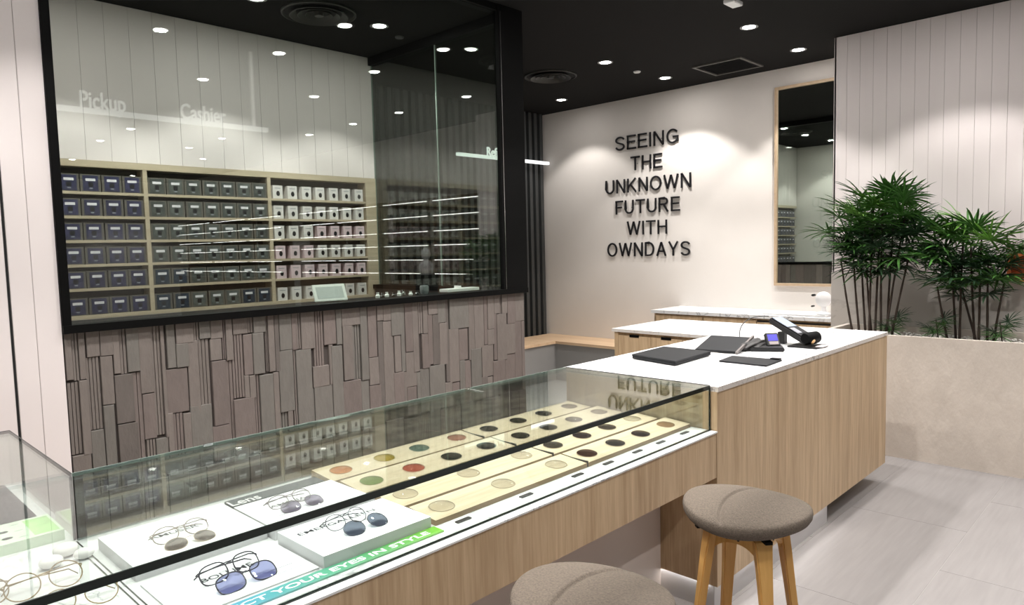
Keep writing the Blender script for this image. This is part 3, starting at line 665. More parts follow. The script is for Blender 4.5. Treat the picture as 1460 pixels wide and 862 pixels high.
# ---- eyewear
def rim_pts(cx, a, b, e=2.2, n=26, sq=0.):
    out = []
    for i in range(n):
        th = 2*math.pi*i/n; c, s = math.cos(th), math.sin(th)
        px = a*math.copysign(abs(c)**(2/e), c); pz = b*math.copysign(abs(s)**(2/e), s)
        out.append((cx+px, pz*(1-.0*sq)))
    return out
def eyewear(loc, rz, label, a, b, e, fm, lm, th, tilt, clip=False, tm=None, group='eyewear in the display case'):
    t = thing('clip_on_lenses' if clip else 'eyeglasses', label, 'eyewear', loc, rz, group)
    Rx = Matrix.Translation((0, 0, b*math.sin(tilt)+th)) @ Matrix.Rotation(tilt, 4, 'X')
    cx = a+.009
    for sgn in (-1, 1):
        pts = rim_pts(sgn*cx, a, b, e)
        P3 = [Rx @ V((x, z, -((x/.07)**2)*.006)) for x, z in pts]
        bm = nb(); tube(bm, P3, th, 6, closed=True); rm = obj('rim', bm, fm, t, smooth=True, world=False)
        bm = nb(); vs = [bm.verts.new(p) for p in P3]; cc = bm.verts.new(Rx @ V((sgn*cx, 0, .002-((cx/.07)**2)*.006)))
        for i in range(len(vs)): bm.faces.new((vs[i], vs[(i+1) % len(vs)], cc))
        obj('lens', bm, lm, t, smooth=True, world=False)
    bm = nb(); tube(bm, [Rx @ V((x, b*.35+.004*(1-(x/.012)**2), .001)) for x in (-.012, -.006, 0, .006, .012)], th*.9, 6); obj('bridge', bm, fm, t, smooth=True, world=False)
    if not clip:
        tm = tm or fm; xo = 2*a+.009
        for k_, sgn in enumerate((-1, 1)):
            h = Rx @ V((sgn*xo, b*.3, -.006)); yb = h.y+.018+.008*k_
            pts = [h, V((h.x+sgn*.004, h.y+.008, h.z)), V((h.x-sgn*.006, yb, h.z-.001)), V((sgn*.01, yb+.004, h.z-.003)), V((-sgn*xo*.75, yb+.008, max(.004, h.z-.010))), V((-sgn*xo*.98, yb+.004, .0035))]
            bm = nb(); tube(bm, pts, [th, th, th, th*.9, th*1.1, th*.9], 6); obj('temple', bm, tm, t, smooth=True, world=False)
        for sgn in (-1, 1):
            p = Rx @ V((sgn*.010, -.002, -.008)); q = Rx @ V((sgn*.012, .002, 0))
            bm = nb(); tube(bm, [q, p], .0006, 5); lathe(bm, [(0, -.003), (.0025, 0), (0, .003)], 8, c=tuple(p)); obj('nose_pad', bm, lens_mat('clear'), t, world=False)
    return t
clr = glass('demo_lens', (.97, .97, .97), .05)
def dark_lens(name, rgb): return glass(name, tuple(q**.5 for q in s2l(rgb)), .07)
WIRE = mat('brown_wire', (112, 98, 86), .3, metal=.6); DARKF = mat('dark_navy_acetate', (36, 34, 48), .25); SILV = mat('silver_wire', (104, 106, 112), .25, metal=.9); MAUVE = mat('mauve_metal', (96, 86, 92), .3, metal=.5); TAN = mat('pale_gold_rim', (176, 160, 140), .3, metal=.5)
Z1 = .8465
eyewear((.712, 1.945, Z1), .05, 'round wire eyeglasses lying behind the brown clip-on lenses', .032, .024, 2.1, WIRE, clr, .0014, .75)
eyewear((.712, 1.885, Z1), .0, 'brown round clip-on lenses on the back left white box', .028, .023, 2.0, TAN, dark_lens('brown_tint', (70, 58, 50)), .0010, .35, True)
eyewear((1.035, 1.950, Z1), .05, 'thin mauve metal eyeglasses behind the purple clip-on lenses', .030, .022, 2.4, MAUVE, clr, .0015, .7)
eyewear((1.045, 1.895, Z1), .0, 'purple clip-on lenses on the white box before the dark slab', .029, .023, 2.4, MAUVE, dark_lens('purple_tint', (70, 60, 84)), .0011, .45, True)
eyewear((1.055, 1.675, Z1), .08, 'silver wire eyeglasses behind the navy clip-on lenses', .028, .024, 2.2, SILV, clr, .0014, .7)
eyewear((1.075, 1.610, Z1), .05, 'navy octagonal clip-on lenses on the white box nearest the trays', .030, .027, 2.1, SILV, dark_lens('navy_tint', (48, 56, 72)), .0011, .45, True)
eyewear((.725, 1.680, .817), .08, 'dark navy rectangular eyeglasses behind the blue clip-on lenses', .033, .025, 2.7, DARKF, clr, .0018, .8)
eyewear((.735, 1.610, .817), .08, 'blue clip-on sunglasses with dark rims on the front left card', .033, .026, 2.7, DARKF, dark_lens('blue_tint', (84, 88, 140)), .0018, .6, True)
# larger wire frames in the left case
eyewear((.395, 1.95, .813), .05, 'large pale gold wire eyeglasses on the marble at the left edge', .036, .032, 2.0, GOLD, clr, .0015, .9)
eyewear((.43, 1.80, .813), -.1, 'thin gold wire eyeglasses nearest the lower left corner', .034, .030, 2.0, GOLD, clr, .0013, .8)
eyewear((.25, 1.97, .813), .15, 'pale gold wire eyeglasses cut by the left picture edge', .036, .032, 2.0, GOLD, clr, .0015, .9)
for i, (x, y, s_, l_) in enumerate(((.438, 2.085, .9, 'white egg-shaped stone nearest the wire eyeglasses'), (.485, 2.140, 1., 'white round stone at the back of the three'), (.513, 2.085, .8, 'white stone nearest the marble seam'))):
    bm = nb(); bmesh.ops.create_icosphere(bm, subdivisions=3, radius=.027*s_)
    for v in bm.verts: v.co = V((x+v.co.x*1.15, y+v.co.y*.95, .8123+.018*s_+v.co.z*.66*(1 if v.co.z > 0 else 1)))
    tag(obj('white_stone', bm, mat('white_stone_surface', (232, 230, 228), .5, noise=.02, nscale=60), smooth=True), l_, 'stone', 'white stones in the left case')
# green printed boxes
t = thing('green_display_box', 'pale green and white display box printed with dark ovals in the left case', 'display box', (.2, 2.35, .812))
bm = bx(-.35, .515, 2.27, 2.45, .8122, .842); obj('box_body', bm, [mat('pale_green_card', (216, 232, 210), .55)], t)
obj('green_print', bx(.448, .508, 2.285, 2.435, .842, .8424), mat('leaf_green_print', (176, 218, 150), .6, noise=.25, nscale=14), t)
for x in (.30, .345, .39):
    for y in (2.315, 2.375):
        bm = nb(); lathe(bm, [(0, .0006), (.013, .0006), (.013, 0)], 20, c=(x, y, .842), sy=.75); obj('printed_oval', bm, INK, t)
for y in (2.30, 2.36, 2.42): obj('printed_line', bx(.415, .435, y, y+.002, .842, .8424), INKL, t)
t = thing('grey_poster_board', 'dark grey board with faint lettering behind the green box', 'display stand', (.2, 2.7, .812))
obj('board', bx(-.4, .50, 2.47, 2.95, .8122, .825), mat('dark_grey_board', (72, 72, 74), .5), t)
text_part('printed_word', 'OWNDAYS', frame((-.2, 2.60, .8252), (1, 0, 0), (0, 1, 0), (0, 0, 1)), INKL, t, .5, .06, ext=.0004)

# ================================================================== THINGS ON THE COUNTER
def quad_thing(name, pts, z0, z1, m, parent=None):
    bm = nb(); prism(bm, pts, z0, z1); bmesh.ops.bevel(bm, geom=bm.edges[:], offset=.002, segments=1, affect='EDGES'); return obj(name, bm, m, parent)
t = thing('laptop', 'closed black laptop lying on the white marble counter', 'laptop', (3.28, 1.98, 1.0))
DK = mat('laptop_black', (22, 23, 26), .6, spec=.3)
quad_thing('base', [(3.05, 1.83), (3.45, 1.85), (3.47, 2.15), (3.12, 2.13)], 1.004, 1.016, DK, t)
quad_thing('lid', [(3.05, 1.828), (3.45, 1.848), (3.47, 2.152), (3.12, 2.132)], 1.0165, 1.026, DK, t)
for x, y in ((3.10, 1.86), (3.42, 1.88), (3.43, 2.12), (3.15, 2.10)):
    bm = nb(); lathe(bm, [(0, 0), (.008, 0), (.008, .0045), (0, .0045)], 12, c=(x, y, 1.0)); obj('foot', bm, BLACKM, t)
t = thing('clipboard', 'thin flat black pad near the counter edge', 'pad', (3.39, 1.60, 1.0))
quad_thing('pad', [(3.285, 1.468), (3.488, 1.478), (3.472, 1.74), (3.29, 1.72)], 1.0002, 1.009, DK, t)
obj('clip', bx(3.46, 3.49, 1.48, 1.53, 1.009, 1.016, bevel=.002), BLACKM, t)
# tilted tablet stand with silver strip
t = thing('tablet_stand', 'tilted black tablet with a silver edge behind the laptop', 'tablet', (3.60, 1.86, 1.0))
mx = Matrix.Translation((3.56, 1.90, 1.004)) @ Matrix.Rotation(math.radians(8), 4, 'Z') @ Matrix.Rotation(math.radians(-11), 4, 'Y')
obj('screen_body', bx(0, .26, -.13, .10, 0, .010, mx=mx, bevel=.002), DK, t)
obj('silver_edge', bx(-.01, .29, -.143, -.131, -.002, .012, mx=mx), mat('satin_silver', (112, 106, 104), .35, metal=.3), t)
obj('prop', bx(3.74, 3.77, 1.80, 1.96, 1.0, 1.036), BLACKM, t)
# dark pouch
t = thing('card_pouch', 'crumpled dark grey pouch between the tablet and the small terminal', 'pouch', (3.80, 1.83, 1.0))
bm = nb(); bmesh.ops.create_icosphere(bm, subdivisions=4, radius=1.)
for v in bm.verts:
    c = v.co; n_ = .10*math.sin(7*c.x+3*c.y)+.08*math.sin(11*c.y+5*c.z)
    v.co = V((3.80+c.x*.13*(1+n_), 1.80+c.y*.075*(1+n_), 1.026+c.z*.026*(1+n_*1.6)+.010*c.x))
    v.co.z = max(v.co.z, 1.0005)
obj('pouch_body', bm, mat('dark_grey_nylon', (46, 44, 44), .55, bump=.3, bscale=40), t, smooth=True)
# small terminal with violet screen
t = thing('small_card_terminal', 'small black card terminal with a glowing violet screen', 'card terminal', (3.83, 1.68, 1.0))
obj('base', bx(-.06, .06, -.09, .09, 0, .022, mx=Matrix.Translation((3.80, 1.70, 1.001)) @ Matrix.Rotation(.5, 4, 'Z'), bevel=.005), BLACKM, t)
mx = Matrix.Translation((3.84, 1.675, 1.02)) @ Matrix.Rotation(math.radians(-42), 4, 'Z') @ Matrix.Rotation(math.radians(58), 4, 'X')
obj('head', bx(-.038, .038, -.002, .078, -.012, .012, mx=mx, bevel=.004), BLACKM, t)
obj('screen', bx(-.028, .028, .028, .068, .012, .0128, mx=mx), emit('violet_screen_glow', (.22, .20, .9), 1.1), t)
obj('keypad', bx(-.026, .026, .006, .024, .012, .0135, mx=mx), mat('keypad_grey', (150, 140, 140), .5), t)
# big terminal leaning on its cradle
t = thing('card_terminal', 'large black card terminal leaning in a cradle with a grey-blue screen', 'card terminal', (4.05, 1.72, 1.0))
mx = Matrix.Translation((4.06, 1.56, 1.036)) @ Matrix.Rotation(math.radians(-14), 4, 'Z') @ Matrix.Rotation(math.radians(24), 4, 'X')
obj('body', bx(-.055, .055, -.02, .26, -.020, .018, mx=mx, bevel=.008), BLACKM, t)
obj('screen', bx(-.044, .040, .135, .250, .018, .0195, mx=mx), mat('grey_blue_screen', (150, 160, 176), .2), t)
obj('key_block', bx(-.044, -.004, .060, .120, .018, .0205, mx=mx), mat('pale_keys', (150, 150, 156), .4), t)
bm = nb(); lathe(bm, [(0, -.056), (.028, -.056), (.034, -.048), (.034, .048), (.028, .056), (0, .056)], 24, mx=mx @ Matrix.Translation((0, .0, .018)) @ Matrix.Rotation(math.pi/2, 4, 'Y')); obj('printer_roll_cover', bm, BLACK, t, smooth='auto')
bm = nb(); lathe(bm, [(0, 0), (.014, 0), (.016, .006), (0, .010)], 16, mx=mx @ Matrix.Translation((-.02, -.028, .012)) @ Matrix.Rotation(math.pi/2, 4, 'X')); obj('brass_knob', bm, mat('brass', (190, 160, 110), .3, metal=.7), t, smooth='auto')
obj('cradle', bx(3.98, 4.16, 1.49, 1.66, 1.0002, 1.008, bevel=.003), BLACKM, t)
obj('receipt', bx(4.02, 4.12, 1.475, 1.515, 1.0082, 1.010), mat('pale_pink_paper', (220, 206, 206), .6), t)
obj('prop', bx(4.09, 4.13, 1.72, 1.76, 1.0002, 1.07), BLACKM, t)
bm = nb(); P0, P1, P2, P3 = V((3.86, 1.88, 1.03)), V((3.90, 1.93, 1.12)), V((4.02, 1.92, 1.17)), V((4.10, 1.82, 1.16)); pts = []
for i in range(13):
    s = i/12; pts.append(P0*(1-s)**3 + P1*3*s*(1-s)**2 + P2*3*s*s*(1-s) + P3*s**3)
tube(bm, pts, .0028, 8); tag(obj('coiled_cable', bm, BLACKM, smooth=True), 'thin black cable arching from the pouch to the large card terminal', 'cable')

# ================================================================== STOOLS
FAB = mat('heather_taupe_fabric', (102, 92, 82), .95, noise=.22, nscale=170, bump=.4, bscale=300)
def stool(label, loc, rz):
    t = thing('bar_stool', label, 'stool', loc, rz, 'taupe stools with beech legs')
    a, b, T = .213, .205, .062; zt = .725; bm = nb(); N = 144; prof = []
    K = 64
    top = [(i/ K) for i in range(K+1)]
    def ztop(q, x, y):
        e = (1-q**2.6); base = zt-.030 + .030*max(0, e)**.55
        base += .012*((x/a)**2) - .008*((y/b)**2)*(1 if q < .98 else 1)
        dseam = abs((x+.055) - .25*(y**2)/b - .0)
        base -= .010*math.exp(-(dseam/.0065)**2)*min(1, (1-q)*8+.35)
        return base
    rings = []
    for q in top[1:]:
        rings.append([bm.verts.new(V((a*q*math.cos(2*math.pi*j/N), b*q*math.sin(2*math.pi*j/N), ztop(q, a*q*math.cos(2*math.pi*j/N), b*q*math.sin(2*math.pi*j/N))))) for j in range(N)])
    for q, h in ((1.008, -.010), (1.0, -.022), (.965, -.034), (.90, -.042), (.6, -.046), (.2, -.046)):
        rings.append([bm.verts.new(V((a*q*math.cos(2*math.pi*j/N), b*q*math.sin(2*math.pi*j/N), zt-.030+.012*math.cos(2*math.pi*j/N)**2-.008*math.sin(2*math.pi*j/N)**2+h))) for j in range(N)])
    c0 = bm.verts.new(V((0, 0, ztop(0, 0, 0)))); c1 = bm.verts.new(V((0, 0, zt-.076)))
    for A, B in zip(rings, rings[1:]):
        for j in range(N): bm.faces.new((A[j], A[(j+1) % N], B[(j+1) % N], B[j]))
    for j in range(N): bm.faces.new((c0, rings[0][j], rings[0][(j+1) % N])); bm.faces.new((c1, rings[-1][(j+1) % N], rings[-1][j]))
    obj('seat', bm, FAB, t, smooth=True, world=False)
    zs = zt-.096
    # four splayed legs, square section, wide at the top
    for k_ in range(4):
        an = math.radians(45+90*k_); d_ = V((math.cos(an), math.sin(an), 0)); sd_ = V((-d_.y, d_.x, 0)); bm = nb(); rr_ = []
        for (R_, z_, w_, th_) in ((.125, zs, .062, .030), (.140, zs-.09, .050, .030), (.158, zs-.22, .040, .029), (.185, zs-.42, .034, .027), (.212, 0., .026, .024)):
            c = d_*R_ + V((0, 0, z_)); rr_.append([bm.verts.new(c + sd_*sx*w_/2 + d_*sy*th_/2) for sx, sy in ((-1, -1), (1, -1), (1, 1), (-1, 1))])
        for A, B in zip(rr_, rr_[1:]):
            for j in range(4): bm.faces.new((A[j], A[(j+1) % 4], B[(j+1) % 4], B[j]))
        bm.faces.new(rr_[0]); bm.faces.new(rr_[-1][::-1])
        bmesh.ops.recalc_face_normals(bm, faces=bm.faces[:]); bmesh.ops.bevel(bm, geom=bm.edges[:], offset=.004, segments=2, affect='EDGES')
        lg = obj('leg', bm, BEECH, t, smooth='auto', world=False)
        bk = nb(); box(bk, -.028, .028, -.012, .012, -.006, .004, mx=Matrix.Translation(d_*.150+V((0, 0, zs+.009))) @ Matrix.Rotation(an, 4, 'Z')); obj('bracket', bk, BLACK, lg, world=False)
        # arched apron to the next leg
        an2 = an+math.pi/2; p0 = d_*.128; p1 = V((math.cos(an2), math.sin(an2), 0))*.128; bm = nb(); n = 14; L0 = []; nrm = ((p0+p1)/2).normalized()
        for i in range(n+1):
            s = i/n; c = p0.lerp(p1, s); lo = .030 + .055*(abs(2*s-1)**2.4); row = []
            for off in (-.010, .012):
                for z_ in (zs, zs-lo): row.append(bm.verts.new(c + nrm*off + V((0, 0, z_))))
            L0.append(row)
        for A, B in zip(L0, L0[1:]):
            for q in ((0, 1), (1, 3), (3, 2), (2, 0)): bm.faces.new((A[q[0]], A[q[1]], B[q[1]], B[q[0]]))
        bm.faces.new([L0[0][i] for i in (0, 1, 3, 2)]); bm.faces.new([L0[-1][i] for i in (0, 2, 3, 1)])
        ap = obj('apron', bm, BEECH, t, world=False)
        for s in (.36, .58):
            c = p0.lerp(p1, s) + nrm*.0125 + V((0, 0, zs-.016)); bm = nb(); tube(bm, [c, c+nrm*.002], .0045, 12); obj('screw', bm, BLACKM, ap, world=False)
    bm = nb(); lathe(bm, [(0, zs+.0), (.11, zs), (.12, zs+.014), (0, zs+.014)], 32); obj('seat_plate', bm, BLACK, t, smooth='auto', world=False)
    return t
S1 = stool('taupe fabric stool with four beech legs in front of the oak counter', (2.262, 1.082, 0), math.radians(-86))
S2 = copy_tree(S1); S2.location = (1.395, 1.085, 0); S2['label'] = 'taupe fabric stool nearest the viewer, only its seat in view at the bottom edge'

# ================================================================== PLANTER AND PALMS
t = thing('stone_planter', 'long rough plaster planter trough with white pebbles under the palms', 'planter', (5.95, 1.2, 0))
obj('trough_front', bx(5.62, 5.66, .45, 2.10, 0, .90), CONC, t)
obj('trough_side', bx(5.66, 6.28, 2.06, 2.10, 0, .90), CONC, t)
obj('trough_back', bx(6.24, 6.28, .45, 2.06, 0, .90), CONC, t)
obj('soil', bx(5.66, 6.24, .45, 2.06, 0, .83), mat('dark_soil', (60, 50, 42), .95, noise=.3, nscale=60), t)
bm = nb()
for i in range(1700):
    x = random.uniform(5.675, 6.225); y = random.uniform(.47, 2.045); s_ = random.uniform(.008, .015)
    m_ = Matrix.Translation((x, y, .836+random.uniform(-.003, .02))) @ Matrix.Rotation(random.uniform(0, 3.1), 4, 'Z') @ Matrix.Rotation(random.uniform(-.5, .5), 4, 'X') @ Matrix.Diagonal((s_*1.3, s_, s_*.7, 1))
    bmesh.ops.create_icosphere(bm, subdivisions=1, radius=1., matrix=m_)
obj('white_pebbles', bm, mat('white_pebble', (226, 222, 216), .6, noise=.1, nscale=40), t, kind='stuff', smooth=True)

LEAFS = [mat('palm_leaf_green', (56, 98, 38), .45, noise=.25, nscale=12, rnd=.25), mat('palm_leaf_light', (88, 132, 50), .45, noise=.2, nscale=12, rnd=.2), mat('palm_leaf_dark', (30, 58, 32), .5, noise=.25, nscale=12, rnd=.2)]
CANE = mat('palm_cane', (58, 46, 38), .8, noise=.3, nscale=60, stretch=(1, 1, 6))
def frond_mesh(seed, mt):
    rg = random.Random(seed); bm = nb()
    n = rg.randint(15, 20); span = math.radians(rg.uniform(250, 300))
    tube(bm, [(0, 0, 0), (.05, 0, .012), (.10, 0, .010)], [.0022, .0018, .0015], 5)
    for i in range(n):
        an = -span/2 + span*i/(n-1) + rg.uniform(-.07, .07)
        L = .22*(1-.22*abs(an)/(span/2))*rg.uniform(.85, 1.1); W = rg.uniform(.008, .0115)
        d_ = V((math.cos(an), math.sin(an), 0)); s_ = V((-d_.y, d_.x, 0)); o_ = V((.10, 0, .010)); droop = rg.uniform(.08, .42); lift = rg.uniform(.05, .35)
        prev = None; K = 5
        for k_ in range(K+1):
            q = k_/K; c = o_ + d_*L*q + V((0, 0, L*(lift*q - droop*q*q)))
            wd = W*(.35+1.6*q*(1-q)*1.4 + (.25 if q < .9 else 0))*(1 if k_ < K else .1)*.62
            row = [bm.verts.new(c - s_*wd + V((0, 0, wd*.5))), bm.verts.new(c), bm.verts.new(c + s_*wd + V((0, 0, wd*.5)))]
            if prev:
                for j in (0, 1): bm.faces.new((prev[j], prev[j+1], row[j+1], row[j]))
            prev = row
    me = bpy.data.meshes.new('frond'); bm.to_mesh(me); bm.free(); me.materials.append(mt); return me
FM = [frond_mesh(s, LEAFS[i]) for i in range(3) for s in (i*10, i*10+1, i*10+2)]
def palm(label, base, canes, crown, nfr, seed):
    rg = random.Random(seed); t = thing('lady_palm', label, 'palm', base, group=None)
    tips = []
    for (dy, dx, ty, tx, tz) in canes:
        bm = nb(); p0 = V((dx, dy, 0)); p1 = V((tx, ty, tz)); pts = []; n = 9
        for i in range(n+1):
            s = i/n; p = p0.lerp(p1, s); p.z = tz*s; p.x += .012*math.sin(s*4+seed); pts.append(p)
        tube(bm, pts, [.0085-.003*i/n + (.0012 if i % 2 else 0) for i in range(n+1)], 7); obj('cane', bm, CANE, t, smooth=True, world=False)
        tips.append((p0, p1))
    (cy, cx, cz), (ry, rx, rz_) = crown
    for i in range(nfr):
        # spread over the crown ellipsoid, anchored back to the nearest cane
        while True:
            a_ = V((rg.uniform(-1, 1), rg.uniform(-1, 1), rg.uniform(-1, 1)))
            if a_.length < 1: break
        a_ *= (.55+.45*rg.random())/max(a_.length, .35) if rg.random() < .6 else 1
        P = V((cx+a_.x*rx, cy+a_.y*ry, cz+a_.z*rz_))
        if P.x + base[0] > 6.17: P.x = 6.17-base[0]-rg.random()*.05
        an = math.atan2(a_.y + rg.uniform(-.3, .3), a_.x + rg.uniform(-.3, .3) - .25)
        up = max(-.4, min(1., .45+.7*a_.z + rg.uniform(-.25, .25)))
        lv = 1 if (a_.z > .35 and rg.random() < .45) else (2 if (a_.z < .0 or a_.x > .3) and rg.random() < .6 else 0)
        sc_ = rg.uniform(.8, 1.12)
        piece('frond', FM[lv*3+rg.randint(0, 2)], t, P - V((math.cos(an), math.sin(an), .6*up))*.10, (rg.uniform(-.35, .35), -up*.75, an), (sc_,)*3)
    return t
big = [(-.02-.03*i+.0, -.10+.05*(i % 4), dy, .0+.06*(i % 3)-.06, tz) for i, (dy, tz) in enumerate(((.22, .62), (.16, .85), (.12, .98), (.05, .90), (.0, 1.02), (-.03, .80), (-.08, .98), (-.14, .86), (-.20, .92), (-.28, .7)))]
big = [((.10-.028*i), dx, ty, tx, tz) for i, (_, dx, ty, tx, tz) in enumerate(big)]
palm('tall bushy lady palm with slender dark canes, left of the two in the planter', (5.93, 1.80, .83), big, ((-.05, -.02, .81), (.40, .22, .32)), 125, 3)
sm = [(.14, .0, .20, -.05, .42), (.10, .05, .12, .0, .60), (.06, -.04, .06, .02, .75), (-.02, .03, .0, -.04, .72), (-.06, -.05, -.05, .04, .80), (-.10, .02, -.10, .0, .62), (-.14, -.03, -.20, -.02, .45), (-.02, .1, .10, .1, .5)]
palm('shorter lady palm at the right edge of the picture', (5.93, 1.14, .83), sm, ((-.0, -.02, .59), (.33, .20, .29)), 78, 8)
# low shoots
for i, (y, lab) in enumerate(((1.62, 'small low palm shoot beside the tall palm canes'), (1.32, 'small low palm shoot left of the shorter palm'), (.93, 'small low palm shoot at the far right of the planter'))):
    t = thing('palm_shoot', lab, 'palm', (5.85, y, .83)); bm = nb(); tube(bm, [(0, 0, 0), (.0, .01, .10), (.0, .02, .18)], .004, 6); obj('cane', bm, CANE, t, smooth=True, world=False)
    for k_ in range(4): piece('frond', FM[(k_ % 2)*6+k_ % 3], t, (0, .01, .04+.035*k_), (0, -.5, k_*1.7+.5), (.6,)*3)
o = thing('wooden_frame', 'small open orange-brown wooden frame on the wall behind the shorter palm', 'frame', (6.27, .90, 1.28)); OR = mat('orange_brown_wood', (170, 92, 48), .5, noise=.15, nscale=20)
for a in ((.76, .975, 1.275, 1.295), (.76, .975, 1.455, 1.475), (.955, .975, 1.295, 1.455), (.76, .78, 1.295, 1.455)): obj('frame_bar', bx(6.20, 6.28, *a), OR, o)
obj('back_board', bx(6.27, 6.28, .78, .955, 1.295, 1.455), OR, o)

# ================================================================== LENS SHELF IN THE LAB
SH = thing('lens_shelf', 'pale oak lens shelf with three bays built along the lab wall', 'shelf', (2.3, 5.35, 1.2))
XB = [.862, 1.835, 2.755, 3.70]
zr = [1.236 + .160*i for i in range(7)]
obj('back_panel', bx(.862, 3.768, 5.405, 5.419, 1.201, 2.249), mat('shelf_back_dark', (104, 98, 92), .7), SH)
obj('top_board', bx(.862, 3.768, 5.284, 5.419, 2.205, 2.2495), OAKP, SH)
obj('bottom_board', bx(.862, 3.768, 5.284, 5.405, 1.201, 1.225), OAKP, SH)
for x in (1.835, 2.755): obj('upright', bx(x-.014, x+.014, 5.286, 5.405, 1.225, 2.205), OAKP, SH)
obj('upright', bx(3.66, 3.768, 5.284, 5.405, 1.225, 2.205), OAKP, SH)
bays = [(.864, 1.821), (1.849, 2.741), (2.769, 3.660)]
for a, b in bays:
    for z in zr[1:6]: obj('shelf_board', bx(a, b, 5.288, 5.405, z-.011, z+.007), OAKP, SH)
BB = [mat('lens_box_blue', (54, 54, 84), .4, noise=.4, nscale=30, rnd=.15), mat('lens_box_grey_green', (82, 86, 84), .4, noise=.35, nscale=30, rnd=.2), mat('lens_box_white', (218, 214, 212), .5, noise=.03, nscale=20), mat('lens_box_pink', (214, 192, 198), .5, noise=.03, nscale=20), mat('lens_box_navy', (40, 54, 70), .4, noise=.4, nscale=30)]
LBL = mat('paper_label', (222, 220, 226), .5); DSP = mat('dark_window', (26, 26, 30), .4)
CASEG = mat('smoky_box_shell', (98, 94, 88), .35, noise=.08, nscale=20)
def proto_box(kind):
    t = thing('lens_box', '', 'lens box')
    if kind in (2, 3):
        obj('box_body', bx(-.0415, .0415, 0, .085, 0, .104), BB[kind], t, world=False)
        bm = nb(); P = [(.002+.015*math.cos(2*math.pi*i/16), .040+.020*math.sin(2*math.pi*i/16)) for i in range(16)]; prism(bm, P, -.0015, -.0001, axis='y')
        obj('oval_print', bm, DSP, t, world=False)
        obj('printed_line', bx(-.026, .026, -.0008, -.0001, .080, .085), INKL, t, world=False)
    else:
        obj('box_shell', bx(-.0605, .0605, .002, .085, 0, .114), CASEG, t, world=False)
        obj('front_card', bx(-.046, .046, 0, .0019, .006, .106), BB[kind], t, world=False)
        obj('paper_label', bx(-.029, .029, -.0012, -.0001, .070, .087), LBL, t, world=False)
        obj('dark_square', bx(-.014, .014, -.001, -.0001, .032, .060), DSP, t, world=False)
        obj('barcode_strip', bx(-.010, .010, -.001, -.0001, .018, .026), INKL, t, world=False)
    return t
PB = [proto_box(i) for i in range(5)]; usedb = [False]*5
shelfn = ['bottom', 'fifth', 'fourth', 'third', 'second', 'top']; bayn = ['left', 'middle', 'right']
kn = ['dark blue', 'grey-green', 'white', 'pale pink', 'navy']
for bi, (a, b) in enumerate(bays):
    for ri in range(6):
        z0 = zr[ri]+.0075 if ri else 1.2255
        n = 7; w_ = (b-a)/n
        for ci in range(n):
            kind = bi
            if bi == 2: kind = 3 if (ri == 1 or (ri == 2 and ci < 3) or (ri == 3 and ci >= 3)) else 2
            if bi == 1 and ((ri <= 1 and ci < 2) or (ri == 0 and ci >= 5)): kind = 4
            t = PB[kind] if not usedb[kind] else copy_tree(PB[kind]); usedb[kind] = True
            t.location = ((b-.066-.1285*(6-ci) if bi == 0 else a + w_*(ci+.5)) + random.uniform(-.002, .002), 5.294+random.uniform(0, .006), z0)
            t['label'] = '%s lens box, %s, on the %s shelf of the %s bay' % (kn[kind], (['leftmost', 'second from left', 'third from left', 'fourth, in the middle', 'third from right', 'second from right', 'rightmost'])[ci], shelfn[ri], bayn[bi])
            t['group'] = '%s lens boxes in the lab shelf' % kn[kind]

# small things on the lab sill
t = thing('white_tablet', 'white tablet on a slanted stand on the lab sill', 'tablet', (2.28, 3.70, 1.31))
mx = Matrix.Translation((2.28, 3.68, 1.3105)) @ Matrix.Rotation(math.radians(-6), 4, 'Z') @ Matrix.Rotation(math.radians(-24), 4, 'X')
obj('tablet_body', bx(-.105, .105, -.005, .005, .004, .112, mx=mx, bevel=.003), WPL, t); obj('back_plate', bx(-.085, .085, -.0065, -.005, .02, .095, mx=mx), mat('pale_grey_plate', (190, 194, 196), .4), t)
obj('foot', bx(2.22, 2.34, 3.69, 3.75, 1.3102, 1.316, bevel=.002), WPL, t)
for i, x in enumerate((2.62, 2.66, 2.70, 2.74, 2.80, 2.83, 2.88, 2.93)):
    h = random.uniform(.018, .04); bm = nb(); lathe(bm, [(0, 0), (.013, 0), (.015, h*.4), (.008, h*.7), (.010, h), (0, h)], 14, c=(x, 3.70+random.uniform(-.02, .02), 1.3102))
    tag(obj('small_ornament', bm, [WPL, CHROME][i % 2], smooth='auto'), 'small %s ornament on the lab sill, %s from the white tablet' % (['white', 'silver'][i % 2], order[i]), 'ornament', 'small ornaments on the lab sill')
bm = nb(); lathe(bm, [(0, 0), (.024, 0), (.03, .02), (.03, .05), (.024, .06), (0, .06)], 20, c=(3.00, 3.70, 1.3102)); tag(obj('glass_jar', bm, mat('grey_glass', (120, 124, 126), .15), smooth='auto'), 'small grey glass jar on the lab sill right of the ornaments', 'jar')
t = thing('paper_tray', 'low white tray on the lab sill near the black column', 'tray', (3.3, 3.72, 1.31))
obj('tray_body', bx(3.18, 3.48, 3.67, 3.76, 1.3102, 1.332, bevel=.003), WPL, t); obj('divider', bx(3.31, 3.314, 3.68, 3.75, 1.332, 1.35), WPL, t)
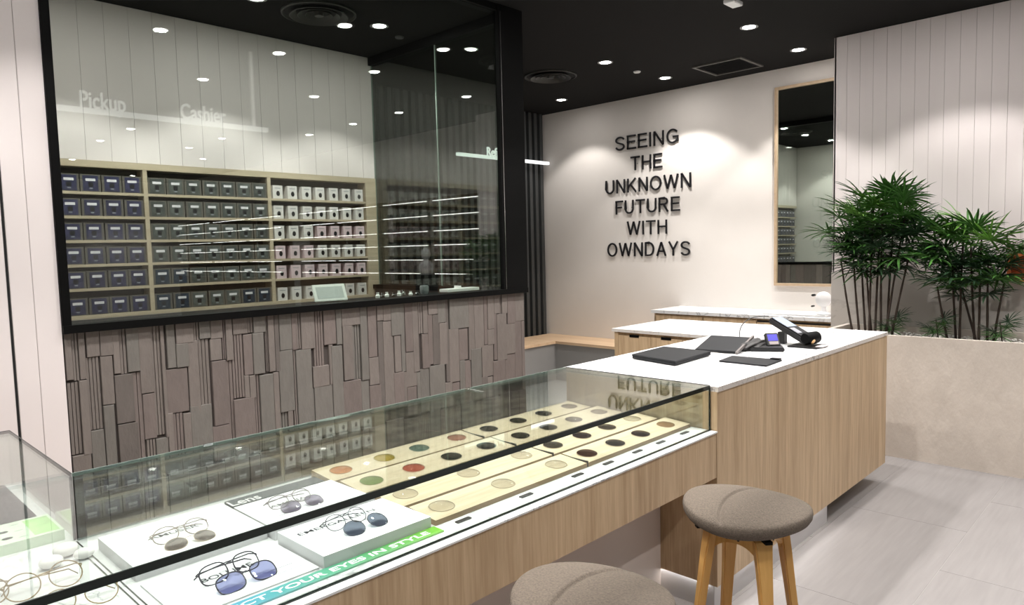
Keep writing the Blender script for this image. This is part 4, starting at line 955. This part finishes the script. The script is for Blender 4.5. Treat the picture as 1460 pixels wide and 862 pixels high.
# added bust and pedestal, standing in for an unidentified white reflection in the glass
t = thing('stand_in_bust', 'made-up white bust on a dark pedestal, standing in for an unidentified white reflection in the lab glass', 'stand-in bust', (5.6, .30, 0)); WM = mat('soft_white_plastic', (214, 214, 216), .5)
obj('pedestal', bx(5.50, 5.70, .20, .40, .001, 1.30, bevel=.004), BLACKM, t)
bm = nb(); lathe(bm, [(0, 0), (.075, 0), (.09, .03), (.10, .09), (.09, .14), (.05, .165), (.035, .175), (.033, .20), (0, .20)], 32, c=(5.60, .30, 1.3005), sy=.8); obj('shoulders', bm, WM, t, smooth='auto')
bm = nb(); lathe(bm, [(0, 0), (.03, .005), (.055, .05), (.062, .09), (.05, .135), (.02, .158), (0, .16)], 28, c=(5.60, .30, 1.475), sy=.85); obj('head', bm, WM, t, smooth='auto')

# ================================================================== LIT DISPLAY WALL BEHIND THE VIEWER (seen in the glass)
struct('wall_shop_right', bx(6.62, 6.74, -10.0, .58, 0, ZC), PLASTER)
BRD = wood('display_brown', (112, 84, 62), (136, 106, 80), 'y', 1.)
ys = .54; bay = 0
FRM = mat('spectacle_dark', (40, 38, 44), .4)
order2 = ['nearest the planter', 'second from the planter', 'third from the planter', 'fourth from the planter', 'fifth from the planter', 'sixth from the planter', 'farthest from the planter']
for y1, y0 in ((.54, -.49), (-.62, -1.65), (-1.83, -2.90), (-3.01, -4.08), (-4.77, -6.0), (-6.15, -7.6), (-7.75, -9.4)):
    t = thing('lit_display_unit', 'wall display of eyewear with lit shelf edges, %s' % order2[bay], 'display unit', (6.5, (y0+y1)/2, 0), group='lit display units behind the viewer')
    obj('back_panel', bx(6.57, 6.619, y0, y1, 1.16, 2.35), BRD, t)
    obj('base', bx(6.35, 6.619, y0, y1, 0, 1.16), BRD, t); obj('drawer_gap', bx(6.348, 6.35, y0+.01, y1-.01, .86, .875), BLACKM, t)
    for z in (2.283, 2.077, 1.865, 1.668, 1.464, 1.27):
        s_ = obj('shelf', bx(6.40, 6.57, y0, y1, z, z+.012), BRD, t); obj('led_strip', bx(6.396, 6.40, y0, y1, z, z+.008), LEDM, s_)
        if z < 2.2:
            bm = nb(); n = int((y1-y0)/.17)
            for i in range(n):
                yc = y0+(y1-y0)*(i+.5)/n
                box(bm, 6.43, 6.44, yc-.065, yc-.008, z+.03, z+.068); box(bm, 6.43, 6.44, yc+.008, yc+.065, z+.03, z+.068); box(bm, 6.43, 6.436, yc-.008, yc+.008, z+.05, z+.056)
                box(bm, 6.44, 6.50, yc-.065, yc-.060, z+.013, z+.06); box(bm, 6.44, 6.50, yc+.060, yc+.065, z+.013, z+.06)
            obj('eyewear_row', bm, FRM, s_)
    bay += 1
